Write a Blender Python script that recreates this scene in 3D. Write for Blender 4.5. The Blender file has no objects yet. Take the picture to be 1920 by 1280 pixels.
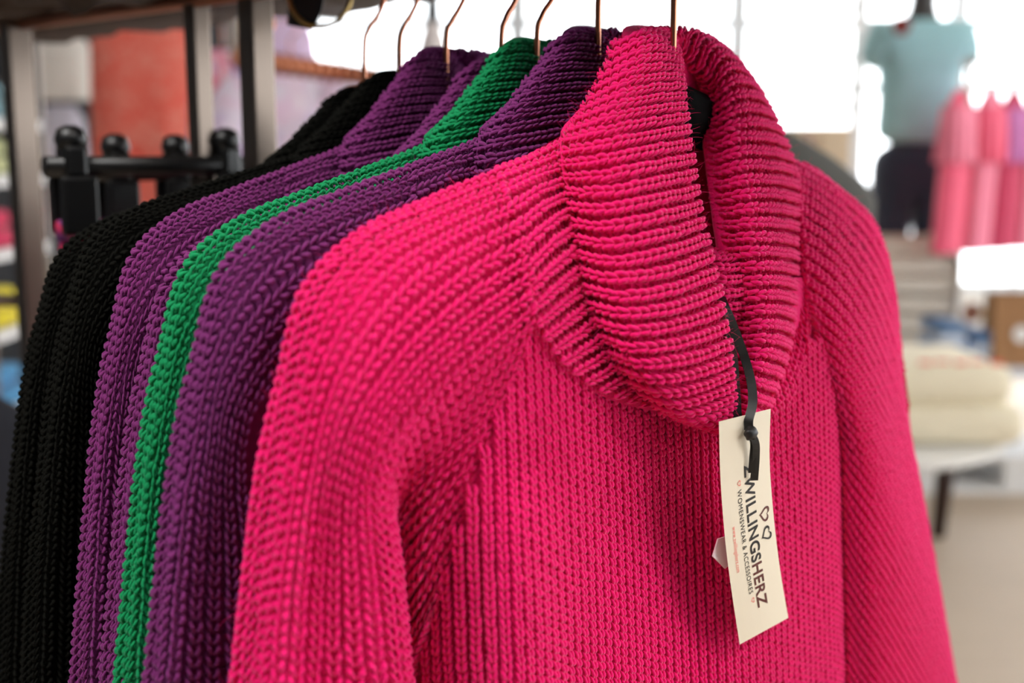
import bpy, bmesh, math, random
import numpy as np
from mathutils import Vector, Matrix
random.seed(7); RNG = np.random.default_rng(11)
SC = bpy.context.scene
COL = SC.collection

# ------------------------------------------------------------------ camera
F = 2200.0                                   # focal length in pixels of a 1920x1280 frame
PITCH = math.radians(9.0)
CAM = np.array([0.0, 0.0, 1.25])
cam = bpy.data.cameras.new('camera'); camo = bpy.data.objects.new('camera', cam); COL.objects.link(camo)
cam.sensor_width = 36.0; cam.lens = 36.0 * F / 1920.0
cam.clip_start = 0.02; cam.clip_end = 100
camo.location = CAM; camo.rotation_euler = (math.pi/2 - PITCH, 0, 0)
cam.dof.use_dof = True; cam.dof.focus_distance = 0.605; cam.dof.aperture_fstop = 4.3
SC.camera = camo

# ------------------------------------------------------------------ world, light, exposure
w = bpy.data.worlds.new('world'); SC.world = w; w.use_nodes = True
bg = w.node_tree.nodes['Background']
bg.inputs[0].default_value = (0.93, 0.97, 1.0, 1); bg.inputs[1].default_value = 5.6
SC.view_settings.view_transform = 'Standard'; SC.view_settings.look = 'None'
SC.view_settings.gamma = 1; SC.view_settings.use_curve_mapping = False
SC.view_settings.exposure = 0.0

def area(name, loc, target, size, sizey, power, col=(1, 1, 1)):
    l = bpy.data.lights.new(name, 'AREA'); l.shape = 'RECTANGLE'; l.size = size; l.size_y = sizey
    l.energy = power; l.color = col
    o = bpy.data.objects.new(name, l); COL.objects.link(o); o.location = loc
    o.rotation_euler = (Vector(target) - Vector(loc)).to_track_quat('-Z', 'Y').to_euler()
    return o
# two ceiling lamps of the shop, above and behind the viewer; everything else is daylight through the windows
area('ceiling_lamp_left_offscreen', (-1.0, -0.2, 2.83), (-1.0, -0.2, 0), 1.5, 0.5, 54, (1.0, 0.98, 0.96))
area('ceiling_lamp_right_offscreen', (1.7, -0.5, 2.83), (1.7, -0.5, 0), 1.5, 0.5, 40, (1.0, 0.98, 0.96))

# ------------------------------------------------------------------ helpers
RT = np.array([1.0, 0, 0])
FW = np.array([0, math.cos(PITCH), -math.sin(PITCH)])
UP = np.array([0, math.sin(PITCH), math.cos(PITCH)])
def ray(px, py): return RT*((px-960)/F) + FW - UP*((py-640)/F)
def at(px, py, Y):                           # world point seen at a pixel, at ground distance Y
    r = ray(px, py); return CAM + r*(Y/r[1])
def atz(px, py, z):                          # world point seen at a pixel, at height z
    r = ray(px, py); return CAM + r*((z-CAM[2])/r[2])
PHI = math.radians(44.0)                     # the garment rail runs 44 degrees to the left of the view
EA = np.array([math.cos(PHI), math.sin(PHI), 0])
NB = np.array([math.sin(PHI), -math.cos(PHI), 0])
O0 = at(1262, 100, 0.65); O0[2] = 0
def loc(px, py, b):                          # pixel on the plane b in front of the pink hanger -> local (a, -b, z)
    r = ray(px, py); p = CAM + r*((b - NB@(CAM-O0))/(NB@r))
    return np.array([EA@(p-O0), -b, p[2]])
def wpt(px, py, b):
    l = loc(px, py, b); return O0 + EA*l[0] - NB*l[1] + np.array([0, 0, l[2]])

def tag(o, label=None, cat=None, group=None, kind=None):
    if label: o['label'] = label
    if cat: o['category'] = cat
    if group: o['group'] = group
    if kind: o['kind'] = kind
    return o
def empty(name, loc=(0, 0, 0), rz=0):
    o = bpy.data.objects.new(name, None); COL.objects.link(o); o.location = loc; o.rotation_euler = (0, 0, rz)
    o.empty_display_size = 0.05
    return o
def link(name, me, mat=None, parent=None):
    o = bpy.data.objects.new(name, me); COL.objects.link(o)
    if mat is not None and not me.materials: me.materials.append(mat)
    if parent is not None: o.parent = parent
    return o
def smooth(me, on=True):
    me.polygons.foreach_set('use_smooth', [on]*len(me.polygons))
def mesh(name, verts, faces, sm=True):
    me = bpy.data.meshes.new(name); me.from_pydata([tuple(v) for v in verts], [], faces); me.update()
    if sm: smooth(me)
    return me
def np_mesh(name, V, Q, T=None, uv=None):    # numpy verts, quads (n,4) and optional tris (m,3)
    me = bpy.data.meshes.new(name)
    nq = len(Q); nt = 0 if T is None else len(T)
    me.vertices.add(len(V)); me.vertices.foreach_set('co', np.ascontiguousarray(V, np.float32).ravel())
    idx = Q.ravel() if nt == 0 else np.concatenate([Q.ravel(), T.ravel()])
    me.loops.add(len(idx)); me.loops.foreach_set('vertex_index', idx.astype(np.int32))
    me.polygons.add(nq+nt)
    st = np.concatenate([np.arange(nq)*4, nq*4+np.arange(nt)*3]).astype(np.int32)
    me.polygons.foreach_set('loop_start', st)
    me.polygons.foreach_set('use_smooth', np.ones(nq+nt, bool))
    if uv is not None:
        l = me.uv_layers.new(name='yarn'); l.data.foreach_set('uv', uv[idx].astype(np.float32).ravel())
    me.update(calc_edges=True); me.validate()
    return me
def bm_mesh(name, bm, sm=False):
    me = bpy.data.meshes.new(name); bmesh.ops.recalc_face_normals(bm, faces=bm.faces); bm.to_mesh(me); bm.free()
    if sm: smooth(me)
    return me
def box(bm, c, s, rz=0, bev=0.0, rx=0):
    m = Matrix.Translation(Vector(c)) @ Matrix.Rotation(rz, 4, 'Z') @ Matrix.Rotation(rx, 4, 'X') @ Matrix.Diagonal((s[0], s[1], s[2], 1))
    r = bmesh.ops.create_cube(bm, size=1, matrix=m)
    if bev > 0:
        es = list({e for v in r['verts'] for e in v.link_edges})
        bmesh.ops.bevel(bm, geom=es, offset=bev, segments=2, affect='EDGES', profile=0.5)
def boxo(name, c, s, mat, parent=None, rz=0, bev=0.0, rx=0):
    bm = bmesh.new(); box(bm, c, s, rz, bev, rx); return link(name, bm_mesh(name, bm), mat, parent)
def tube_mesh(name, pts, rad, sides=10, caps=True, closed=False):
    pts = [Vector(p) for p in pts]; n = len(pts)
    rr = rad if hasattr(rad, '__len__') else [rad]*n
    V = []; Fc = []
    t0 = (pts[1]-pts[0]).normalized()
    ref = Vector((0, 0, 1)) if abs(t0.z) < 0.9 else Vector((1, 0, 0))
    nrm = t0.cross(ref).normalized()
    for i, p in enumerate(pts):
        if closed: t = (pts[(i+1) % n]-pts[i-1]).normalized()
        else: t = (pts[min(i+1, n-1)]-pts[max(i-1, 0)]).normalized()
        nrm = (nrm - t*nrm.dot(t)).normalized(); bn = t.cross(nrm)
        for k in range(sides):
            a = 2*math.pi*k/sides
            V.append(p + (nrm*math.cos(a)+bn*math.sin(a))*rr[i])
    m = n if closed else n-1
    for i in range(m):
        j = (i+1) % n
        for k in range(sides):
            k2 = (k+1) % sides
            Fc.append((i*sides+k, i*sides+k2, j*sides+k2, j*sides+k))
    if caps and not closed:
        Fc.append(tuple(range(sides))[::-1]); Fc.append(tuple((n-1)*sides+k for k in range(sides)))
    return mesh(name, V, Fc)
def tube(name, pts, rad, mat, parent=None, sides=10, closed=False):
    return link(name, tube_mesh(name, pts, rad, sides, True, closed), mat, parent)
def crv(pts, n=8):                            # Catmull-Rom polyline
    P = np.array(pts, float); m = len(P); out = []
    for i in range(m-1):
        p0 = P[max(i-1, 0)]; p1 = P[i]; p2 = P[i+1]; p3 = P[min(i+2, m-1)]
        if i == 0: p0 = 2*p1-p2
        if i == m-2: p3 = 2*p2-p1
        for t in np.arange(n)/n:
            out.append(0.5*((2*p1)+(p2-p0)*t+(2*p0-5*p1+4*p2-p3)*t*t+(3*p1-p0-3*p2+p3)*t**3))
    out.append(P[-1]); return np.array(out)
def lathe(name, prof, mat, parent=None, seg=24, loc=(0, 0, 0), sx=1, sy=1):
    V = []; Fc = []; n = len(prof)
    for r, z in prof:
        for k in range(seg):
            a = 2*math.pi*k/seg; V.append((loc[0]+r*sx*math.cos(a), loc[1]+r*sy*math.sin(a), loc[2]+z))
    for i in range(n-1):
        for k in range(seg):
            k2 = (k+1) % seg; Fc.append((i*seg+k, i*seg+k2, (i+1)*seg+k2, (i+1)*seg+k))
    Fc.append(tuple(range(seg))[::-1]); Fc.append(tuple((n-1)*seg+k for k in range(seg)))
    return link(name, mesh(name, V, Fc), mat, parent)

# ------------------------------------------------------------------ materials
def srgb(r, g, b):
    f = lambda c: (c/12.92 if c <= 0.04045 else ((c+0.055)/1.055)**2.4)
    return (f(r/255), f(g/255), f(b/255), 1)
def pmat(name, col, rough=0.6, metal=0.0, noise=0.0, nscale=20.0, bump=0.0, bscale=60.0, sheen=0.0, spec=0.5, emit=0.0, stretch=None):
    m = bpy.data.materials.new(name); m.use_nodes = True; nt = m.node_tree; b = nt.nodes['Principled BSDF']
    b.inputs['Base Color'].default_value = col; b.inputs['Roughness'].default_value = rough
    b.inputs['Metallic'].default_value = metal; b.inputs['Specular IOR Level'].default_value = spec
    if sheen: b.inputs['Sheen Weight'].default_value = sheen; b.inputs['Sheen Roughness'].default_value = 0.5
    if emit: b.inputs['Emission Color'].default_value = col; b.inputs['Emission Strength'].default_value = emit
    tc = nt.nodes.new('ShaderNodeTexCoord'); mp = nt.nodes.new('ShaderNodeMapping')
    nt.links.new(tc.outputs['Object'], mp.inputs['Vector'])
    if stretch: mp.inputs['Scale'].default_value = stretch
    if noise:
        n = nt.nodes.new('ShaderNodeTexNoise'); n.inputs['Scale'].default_value = nscale; n.inputs['Detail'].default_value = 4
        nt.links.new(mp.outputs[0], n.inputs['Vector'])
        mx = nt.nodes.new('ShaderNodeMix'); mx.data_type = 'RGBA'
        mx.inputs[6].default_value = tuple(c*(1-noise) for c in col[:3])+(1,)
        mx.inputs[7].default_value = tuple(min(1, c*(1+noise)) for c in col[:3])+(1,)
        nt.links.new(n.outputs[0], mx.inputs[0]); nt.links.new(mx.outputs[2], b.inputs['Base Color'])
    if bump:
        n2 = nt.nodes.new('ShaderNodeTexNoise'); n2.inputs['Scale'].default_value = bscale; n2.inputs['Detail'].default_value = 3
        nt.links.new(mp.outputs[0], n2.inputs['Vector'])
        bp = nt.nodes.new('ShaderNodeBump'); bp.inputs['Strength'].default_value = bump; bp.inputs['Distance'].default_value = 0.01
        nt.links.new(n2.outputs[0], bp.inputs['Height']); nt.links.new(bp.outputs[0], b.inputs['Normal'])
    return m
def yarn_mat(name, col, sheen=0.25, tint=None, var=0.16, rough=0.82, spec=0.25):
    m = bpy.data.materials.new(name); m.use_nodes = True; nt = m.node_tree; b = nt.nodes['Principled BSDF']
    b.inputs['Roughness'].default_value = rough; b.inputs['Specular IOR Level'].default_value = spec
    b.inputs['Sheen Weight'].default_value = sheen; b.inputs['Sheen Roughness'].default_value = 0.45
    if tint: b.inputs['Sheen Tint'].default_value = tint
    uv = nt.nodes.new('ShaderNodeUVMap'); uv.uv_map = 'yarn'
    # plied strands: diagonal stripes around the yarn
    sp = nt.nodes.new('ShaderNodeSeparateXYZ'); nt.links.new(uv.outputs[0], sp.inputs[0])
    ma = nt.nodes.new('ShaderNodeMath'); ma.operation = 'MULTIPLY_ADD'
    ma.inputs[1].default_value = 3.0
    nt.links.new(sp.outputs[1], ma.inputs[0]); nt.links.new(sp.outputs[0], ma.inputs[2])
    mm = nt.nodes.new('ShaderNodeMath'); mm.operation = 'MULTIPLY'; mm.inputs[1].default_value = 2*math.pi
    nt.links.new(ma.outputs[0], mm.inputs[0])
    si = nt.nodes.new('ShaderNodeMath'); si.operation = 'SINE'; nt.links.new(mm.outputs[0], si.inputs[0])
    tc = nt.nodes.new('ShaderNodeTexCoord')
    nz = nt.nodes.new('ShaderNodeTexNoise'); nz.inputs['Scale'].default_value = 900; nz.inputs['Detail'].default_value = 2
    nt.links.new(tc.outputs['Object'], nz.inputs['Vector'])
    ad = nt.nodes.new('ShaderNodeMath'); ad.operation = 'MULTIPLY_ADD'; ad.inputs[1].default_value = 0.35
    nt.links.new(si.outputs[0], ad.inputs[0]); nt.links.new(nz.outputs[0], ad.inputs[2])
    bp = nt.nodes.new('ShaderNodeBump'); bp.inputs['Strength'].default_value = 0.55; bp.inputs['Distance'].default_value = 0.0006
    nt.links.new(ad.outputs[0], bp.inputs['Height']); nt.links.new(bp.outputs[0], b.inputs['Normal'])
    n = nt.nodes.new('ShaderNodeTexNoise'); n.inputs['Scale'].default_value = 350; n.inputs['Detail'].default_value = 3
    nt.links.new(tc.outputs['Object'], n.inputs['Vector'])
    mx = nt.nodes.new('ShaderNodeMix'); mx.data_type = 'RGBA'
    mx.inputs[6].default_value = tuple(c*(1-var) for c in col[:3])+(1,)
    mx.inputs[7].default_value = tuple(min(1, c*(1+var)) for c in col[:3])+(1,)
    nt.links.new(n.outputs[0], mx.inputs[0]); nt.links.new(mx.outputs[2], b.inputs['Base Color'])
    return m
M = {}
M['pink'] = yarn_mat('pink_wool', srgb(248, 0, 112), 0.45, (1, 0.5, 0.72, 1))
M['fuzz'] = pmat('pink_fibre', srgb(248, 0, 112), 0.7)
M['purple'] = yarn_mat('purple_wool', srgb(120, 38, 106), 0.22, (0.9, 0.5, 0.9, 1))
M['green'] = yarn_mat('green_wool', srgb(0, 142, 84), 0.18, (0.5, 1, 0.8, 1))
M['black'] = yarn_mat('black_wool', srgb(17, 17, 14), 0.0, None, 0.16, 0.95, 0.08)
M['copper'] = pmat('copper', srgb(196, 128, 98), 0.28, 1.0, 0.08, 30)
M['black_hanger'] = pmat('black_velvet', srgb(9, 9, 10), 0.85, 0, 0.2, 60, spec=0.1)
M['card'] = pmat('cream_card', srgb(238, 226, 204), 0.65, 0, 0.02, 40)
M['ink'] = pmat('black_ink', srgb(22, 16, 16), 0.6)
M['ink_brown'] = pmat('oxblood_ink', srgb(92, 30, 26), 0.6)
M['ink_pink'] = pmat('coral_ink', srgb(240, 120, 110), 0.6)
M['ribbon'] = pmat('black_satin', srgb(14, 14, 14), 0.45, 0, 0.2, 300)
M['sticker'] = pmat('white_sticker', srgb(240, 228, 232), 0.4)
M['chrome'] = pmat('brushed_chrome', srgb(200, 196, 192), 0.18, 1.0, 0.05, 12)
M['post'] = pmat('dark_nickel', srgb(118, 106, 97), 0.3, 1.0, 0.1, 8)
M['wood_dark'] = pmat('dark_live_edge_wood', srgb(50, 31, 18), 0.6, 0, 0.5, 14, 0.5, 30, stretch=(1, 6, 6))
M['white_paint'] = pmat('white_paint', srgb(235, 235, 235), 0.6, 0, 0.02, 6)
M['black_plastic'] = pmat('black_plastic', srgb(12, 12, 13), 0.35)
M['floor'] = pmat('pale_oak', srgb(190, 172, 152), 0.5, 0, 0.12, 3, stretch=(1, 12, 1))

# ------------------------------------------------------------------ the shop
def struct(name, me, mat, parent=None):
    o = link(name, me, mat, parent)
    if parent is None: tag(o, kind='structure')
    return o
def mat_of(p):
    if p.parent is not None: return mat_of(p.parent) @ Matrix.Translation(p.location)
    return Matrix.Translation(p.location) @ p.rotation_euler.to_matrix().to_4x4() @ Matrix.Diagonal((p.scale[0], p.scale[1], p.scale[2], 1))
def linkw(name, me, mat, parent):             # mesh given in world coordinates, linked as a part of `parent`
    me.transform(mat_of(parent).inverted()); return link(name, me, mat, parent)
def boxw(name, c, s, mat, parent, rz=0, bev=0.0, rx=0):
    bm = bmesh.new(); box(bm, c, s, rz, bev, rx); return linkw(name, bm_mesh(name, bm), mat, parent)
def tubew(name, pts, rad, mat, parent, sides=10, closed=False):
    return linkw(name, tube_mesh(name, pts, rad, sides, True, closed), mat, parent)

XL, XR, YF, YB, ZC = -3.6, 6.2, -3.6, 8.4, 2.95
M['wall'] = pmat('plaster_white', srgb(222, 220, 216), 0.9, 0, 0.03, 3)
M['wall_grey'] = pmat('plaster_grey', srgb(84, 88, 94), 0.9, 0, 0.05, 3)
M['frame'] = pmat('window_frame_aluminium', srgb(205, 208, 212), 0.4, 0.2, 0.02, 10)
def glass_mat():
    m = bpy.data.materials.new('window_glass'); m.use_nodes = True; nt = m.node_tree; nt.nodes.clear()
    o = nt.nodes.new('ShaderNodeOutputMaterial'); t = nt.nodes.new('ShaderNodeBsdfTransparent'); g = nt.nodes.new('ShaderNodeBsdfGlossy')
    g.inputs['Roughness'].default_value = 0.02; mx = nt.nodes.new('ShaderNodeMixShader'); mx.inputs[0].default_value = 0.06
    nt.links.new(t.outputs[0], mx.inputs[1]); nt.links.new(g.outputs[0], mx.inputs[2]); nt.links.new(mx.outputs[0], o.inputs[0]); return m
M['glass'] = glass_mat()
struct('floor', bm_mesh('floor', (lambda b: (box(b, ((XL+XR)/2, (YF+YB)/2, -0.03), (XR-XL+0.2, YB-YF+0.2, 0.06)), b)[1])(bmesh.new())), M['floor'])
struct('ceiling', bm_mesh('ceiling', (lambda b: (box(b, ((XL+XR)/2, (YF+YB)/2, ZC+0.03), (XR-XL+0.2, YB-YF+0.2, 0.06)), b)[1])(bmesh.new())), M['wall'])
def wall(name, x0, x1, y0, y1, mat, z0=0, z1=ZC):
    bm = bmesh.new(); box(bm, ((x0+x1)/2, (y0+y1)/2, (z0+z1)/2), (abs(x1-x0), abs(y1-y0), z1-z0)); return struct(name, bm_mesh(name, bm), mat)
wall('wall_left', XL-0.1, XL, YF, YB, M['wall_grey'])
wall('wall_right_low', XR, XR+0.1, YF, YB, M['wall'], 0, 0.5)
wall('wall_right_high', XR, XR+0.1, YF, YB, M['wall'], 2.75, ZC)
wall('wall_front', XL, XR, YF-0.1, YF, M['wall_grey'])
wall('wall_back_low', XL, XR, YB, YB+0.1, M['wall'], 0, 0.28)
wall('wall_back_high', XL, XR, YB, YB+0.1, M['wall'], 2.82, ZC)
wall('wall_back_pier', XL, -1.5, YB, YB+0.1, M['wall'], 0.28, 2.82)
# windows of the back wall: frame, transoms and panes
xs = np.linspace(-1.5, XR, 6)
for i in range(5):
    x0, x1 = xs[i], xs[i+1]; wn = empty('window_%d' % (i+1), ((x0+x1)/2, YB+0.05, 0.28)); tag(wn, kind='structure')
    for xx in (x0+0.03, x1-0.03): boxw('frame_stile', (xx, YB+0.05, 1.55), (0.06, 0.07, 2.54), M['frame'], wn)
    zz = [0.28, 1.02, 1.72, 2.16, 2.82]
    for z in zz: boxw('transom', ((x0+x1)/2, YB+0.05, min(max(z, 0.31), 2.79)), (x1-x0-0.12, 0.06, 0.055), M['frame'], wn)
    for a, b in zip(zz[:-1], zz[1:]): boxw('pane', ((x0+x1)/2, YB+0.05, (a+b)/2), (x1-x0-0.12, 0.006, b-a-0.05), M['glass'], wn)
ys = np.linspace(YF, YB, 6)
for i in range(5):
    y0, y1 = ys[i], ys[i+1]; wn = empty('window_%d' % (i+6), (XR+0.05, (y0+y1)/2, 0.5)); tag(wn, kind='structure')
    for yy in (y0+0.03, y1-0.03): boxw('frame_stile', (XR+0.05, yy, 1.625), (0.07, 0.06, 2.25), M['frame'], wn)
    for z in (0.53, 1.72, 2.72): boxw('transom', (XR+0.05, (y0+y1)/2, z), (0.06, y1-y0-0.12, 0.055), M['frame'], wn)
    for a, b in ((0.53, 1.72), (1.72, 2.72)): boxw('pane', (XR+0.05, (y0+y1)/2, (a+b)/2), (0.006, y1-y0-0.12, b-a-0.05), M['glass'], wn)
# a grey partition carries the clothes at the far left
wall('wall_partition', -2.6, -1.02, 4.3, 4.4, M['wall_grey'], 0, 2.6)
# lamp fixtures under the ceiling, over the area lights set up at the top
M['lamp_white'] = pmat('lamp_housing', srgb(240, 240, 238), 0.5)
M['diffuser'] = pmat('lamp_diffuser', srgb(240, 238, 234), 0.5)
for k, (x, y, sx) in enumerate([(-1.0, -0.2, 1.5), (1.7, -0.5, 1.5)]):
    t = empty('ceiling_lamp', (x, y, ZC))
    tag(t, ['long white ceiling lamp over the rack of sweaters', 'long white ceiling lamp over the aisle before the sweaters'][k], 'lamp', 'ceiling lamps')
    boxw('housing', (x, y, ZC-0.045), (sx+0.06, 0.56, 0.09), M['lamp_white'], t, bev=0.01)
    boxw('diffuser', (x, y, ZC-0.097), (sx, 0.5, 0.014), M['diffuser'], t)
# ------------------------------------------------------------------ knitted surfaces
def cr1(P, ts):                               # Catmull-Rom along axis 0 at parameters ts in [0, n-1]
    n = len(P)
    Pe = np.concatenate([2*P[:1]-P[1:2], P, 2*P[-1:]-P[-2:-1]])
    i = np.clip(np.floor(ts).astype(int), 0, n-2); t = (ts-i).reshape((-1,)+(1,)*(P.ndim-1))
    p0, p1, p2, p3 = Pe[i], Pe[i+1], Pe[i+2], Pe[i+3]
    return 0.5*((2*p1)+(p2-p0)*t+(2*p0-5*p1+4*p2-p3)*t*t+(3*p1-p0-3*p2+p3)*t**3)
class Surf:
    """net: [wale column][station along the wale] -> local points; dense grid with normals."""
    def __init__(self, net, flip=False, du=120, dv=160):
        N = np.array(net, float)
        self.P = self._dense(N, du, dv)
        # even out the spacing across (u) on average, so wales keep their width
        d = np.linalg.norm(np.diff(self.P, axis=0), axis=2).mean(1); s = np.concatenate([[0], np.cumsum(d)])
        self.width = s[-1]
        tu = np.interp(np.linspace(0, s[-1], du), s, np.linspace(0, N.shape[0]-1, du))
        self.P = cr1(cr1(N, tu).transpose(1, 0, 2), np.linspace(0, N.shape[1]-1, dv)).transpose(1, 0, 2)
        gu = np.gradient(self.P, axis=0); gv = np.gradient(self.P, axis=1)
        n = np.cross(gu, gv); n /= np.linalg.norm(n, axis=2, keepdims=True)+1e-12
        self.N = -n if flip else n
        self.du, self.dv = du, dv
    def _dense(self, N, du, dv):
        a = cr1(N, np.linspace(0, N.shape[0]-1, du))
        return cr1(a.transpose(1, 0, 2), np.linspace(0, N.shape[1]-1, dv)).transpose(1, 0, 2)
    def look(self, A, u, v):                  # bilinear, u and v in [0,1]
        x = np.clip(u, 0, 1)*(self.du-1); y = np.clip(v, 0, 1)*(self.dv-1)
        i = np.minimum(x.astype(int), self.du-2); j = np.minimum(y.astype(int), self.dv-2)
        fx = (x-i)[..., None]; fy = (y-j)[..., None]
        return (A[i, j]*(1-fx)+A[i+1, j]*fx)*(1-fy)+(A[i, j+1]*(1-fx)+A[i+1, j+1]*fx)*fy

def tube_template(path, rads, sides):
    """closed-end yarn piece in stitch units; path (n,3) as (x across, y along, h), returns verts, quads, tris, uv"""
    path = np.array(path, float); n = len(path); V = []; UV = []
    for i in range(n):
        t = path[min(i+1, n-1)]-path[max(i-1, 0)]; t /= np.linalg.norm(t)
        s = np.cross(t, [0, 0, 1.0]); s /= np.linalg.norm(s)+1e-9; b = np.cross(s, t)
        for k in range(sides):
            a = 2*math.pi*k/sides
            V.append(path[i]+(s*math.cos(a)+b*math.sin(a))*rads[i]); UV.append((k/sides, i/(n-1)))
    Q = []
    for i in range(n-1):
        for k in range(sides):
            k2 = (k+1) % sides; Q.append((i*sides+k, i*sides+k2, (i+1)*sides+k2, (i+1)*sides+k))
    return np.array(V), np.array(Q), np.array(UV)
def stitch_template(sides=6, rings=6, fat=1.0, spread=0.27, groove=0.30, purl=-0.26, ylen=1.5):
    """one fisherman-rib stitch: two legs of a V and the purl bump beside it (units: pitch across, course along, pitch up)"""
    VV = []; QQ = []; UU = []; off = 0
    ts = np.linspace(0, 1, rings)
    for sx in (-1, 1):
        x = 0.035+(spread-0.035)*np.sin(ts*math.pi*0.5)**0.85 - 0.03*ts**3
        y = -0.62+ylen*ts
        h = -0.14+0.40*np.sin(math.pi*np.clip(ts*0.90+0.05, 0, 1))**0.8+0.04*(1-ts)-groove*x*x*3
        r = 0.150*fat*(0.52+0.48*np.sin(math.pi*np.clip(ts*0.86+0.09, 0, 1))**0.7)
        V, Q, U = tube_template(np.stack([sx*x, y, h], 1), r, sides)
        VV.append(V); QQ.append(Q+off); UU.append(U); off += len(V)
    t5 = np.linspace(0, 1, 4)
    x = 0.5+0.24*(t5-0.5)*2; y = 0.28-0.25*np.sin(math.pi*t5); h = purl-0.10+0.16*np.sin(math.pi*t5)
    r = 0.115*fat*(0.65+0.35*np.sin(math.pi*t5))
    V, Q, U = tube_template(np.stack([x, y, h], 1), r, 5); VV.append(V); QQ.append(Q+off); UU.append(U)
    return np.concatenate(VV), np.concatenate(QQ), np.concatenate(UU)
def knit(name, surf, p=0.0088, q=0.0052, from_end=True, keep=None, sides=6, rings=6, base_step=3, base_h=-0.0034,
         vmin=0.0, vmax=1.0, umin=0.0, umax=1.0, jit=0.05, fat=1.0, revv=False, nw=None, spread=0.27, groove=0.3, purl=-0.26, ylen=1.5):
    """yarn stitches laid along a surface, with the fabric behind them, as one mesh"""
    nw = nw or max(3, int(round(surf.width/p)))
    TV, TQ, TU = stitch_template(sides, rings, fat, spread, groove, purl, ylen)
    Vs = []; Us = []
    vv = np.linspace(0, 1, 240)
    cu = []; cs = []; cq = []; cw = []
    tabs = []
    for i in range(nw):
        u = (i+0.5)/nw
        line = surf.look(surf.P, np.full(240, u), vv)
        s = np.concatenate([[0], np.cumsum(np.linalg.norm(np.diff(line, axis=0), axis=1))])
        L = s[-1]; tabs.append((s, L))
        n = int(L/q+0.8)
        for j in range(n):
            sj = (L-(j+0.5)*q) if from_end else (j+0.5)*q
            v = np.interp(sj, s, vv)
            if v < vmin or v > vmax or u < umin or u > umax: continue
            cu.append(u); cs.append(sj); cw.append(i)
    cu = np.array(cu); cs = np.array(cs); cw = np.array(cw)
    if keep is not None:
        vc = np.array([np.interp(cs[k], tabs[cw[k]][0], vv) for k in range(len(cs))])
        pts = surf.look(surf.P, cu, vc); m = keep(pts, cu, vc); cu, cs, cw = cu[m], cs[m], cw[m]
    n = len(cu)
    jx = RNG.normal(0, jit*0.5, (n, 1)); jy = RNG.normal(0, jit, (n, 1)); js = 1+RNG.normal(0, jit, (n, 1)); jh = RNG.normal(0, jit*0.5, (n, 1))
    dirv = -1.0 if revv else 1.0              # which way the V opens along the wale
    uu = cu[:, None]+(TV[None, :, 0]*js+jx)/nw
    ss = cs[:, None]-dirv*(TV[None, :, 1]+jy)*q
    vvx = np.empty_like(ss)
    for i in range(nw):
        m = cw == i
        if m.any(): vvx[m] = np.interp(ss[m], tabs[i][0], vv)
    P = surf.look(surf.P, uu, vvx); Nn = surf.look(surf.N, uu, vvx)
    # bits that run past the end of the wale carry straight on
    V = P+Nn*((TV[None, :, 2]*js+jh*0.5)*p)[..., None]
    nv = len(TV)
    Q = (TQ[None]+(np.arange(n)*nv)[:, None, None]).reshape(-1, 4)
    if dirv > 0: Q = Q[:, ::-1]
    UV = np.tile(TU, (n, 1))
    V = V.reshape(-1, 3)
    # fabric behind the stitches
    iu = np.unique(np.concatenate([np.arange(0, surf.du, base_step), [surf.du-1]])); iv = np.unique(np.concatenate([np.arange(0, surf.dv, base_step), [surf.dv-1]]))
    B = (surf.P+surf.N*base_h)[np.ix_(iu, iv)]; a, b = B.shape[:2]
    I = np.arange(a*b).reshape(a, b)+len(V)
    BQ = np.stack([I[:-1, :-1], I[1:, :-1], I[1:, 1:], I[:-1, 1:]], -1).reshape(-1, 4)
    return np_mesh(name, np.concatenate([V, B.reshape(-1, 3)]), np.concatenate([Q, BQ]), None,
                   np.concatenate([UV, np.zeros((a*b, 2))])), n

# ------------------------------------------------------------------ the sweater's shape, traced on the pink one
def cols(table): return [[loc(*p) for p in c] for c in table]
SLEEVE = [
 [(820,1130,.026),(800,1190,.021),(785,1240,.013),(775,1290,.004),(772,1340,.000),(771,1400,-.002),(770,1470,-.002)],
 [(880, 930,.036),(840, 990,.032),(795,1060,.025),(762,1120,.012),(752,1190,.000),(752,1300,-.002),(755,1470,-.002)],
 [(940, 760,.041),(880, 830,.038),(812, 890,.030),(757, 950,.016),(735,1020,.004),(738,1180,.000),(745,1470,.000)],
 [(985, 640,.044),(900, 720,.041),(820, 790,.037),(757, 850,.032),(728, 935,.027),(748,1090,.026),(782,1470,.026)],
 [(1003,560,.043),(900, 640,.044),(795, 730,.043),(715, 830,.041),(690, 935,.038),(706,1100,.037),(742,1470,.037)],
 [(985, 480,.036),(870, 550,.040),(755, 650,.041),(665, 780,.039),(625, 925,.033),(612,1100,.029),(604,1470,.028)],
 [(965, 400,.024),(840, 460,.030),(720, 545,.032),(630, 680,.030),(580, 870,.027),(545,1090,.026),(515,1470,.026)],
 [(950, 345,.010),(815, 402,.013),(690, 464,.014),(602, 572,.013),(556, 732,.011),(515, 960,.010),(462,1470,.010)],
 [(942, 322,-.002),(800,380,-.003),(672,442,-.004),(574,542,-.005),(530,702,-.006),(482,930,-.006),(424,1470,-.006)],
 [(965, 340,-.013),(815,400,-.015),(690,470,-.016),(600,580,-.017),(560,740,-.018),(510,960,-.018),(450,1470,-.018)],
 [(1020,430,-.015),(890,500,-.017),(770,600,-.019),(690,720,-.020),(660,850,-.021),(630,1000,-.021),(600,1470,-.021)],
]
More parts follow.
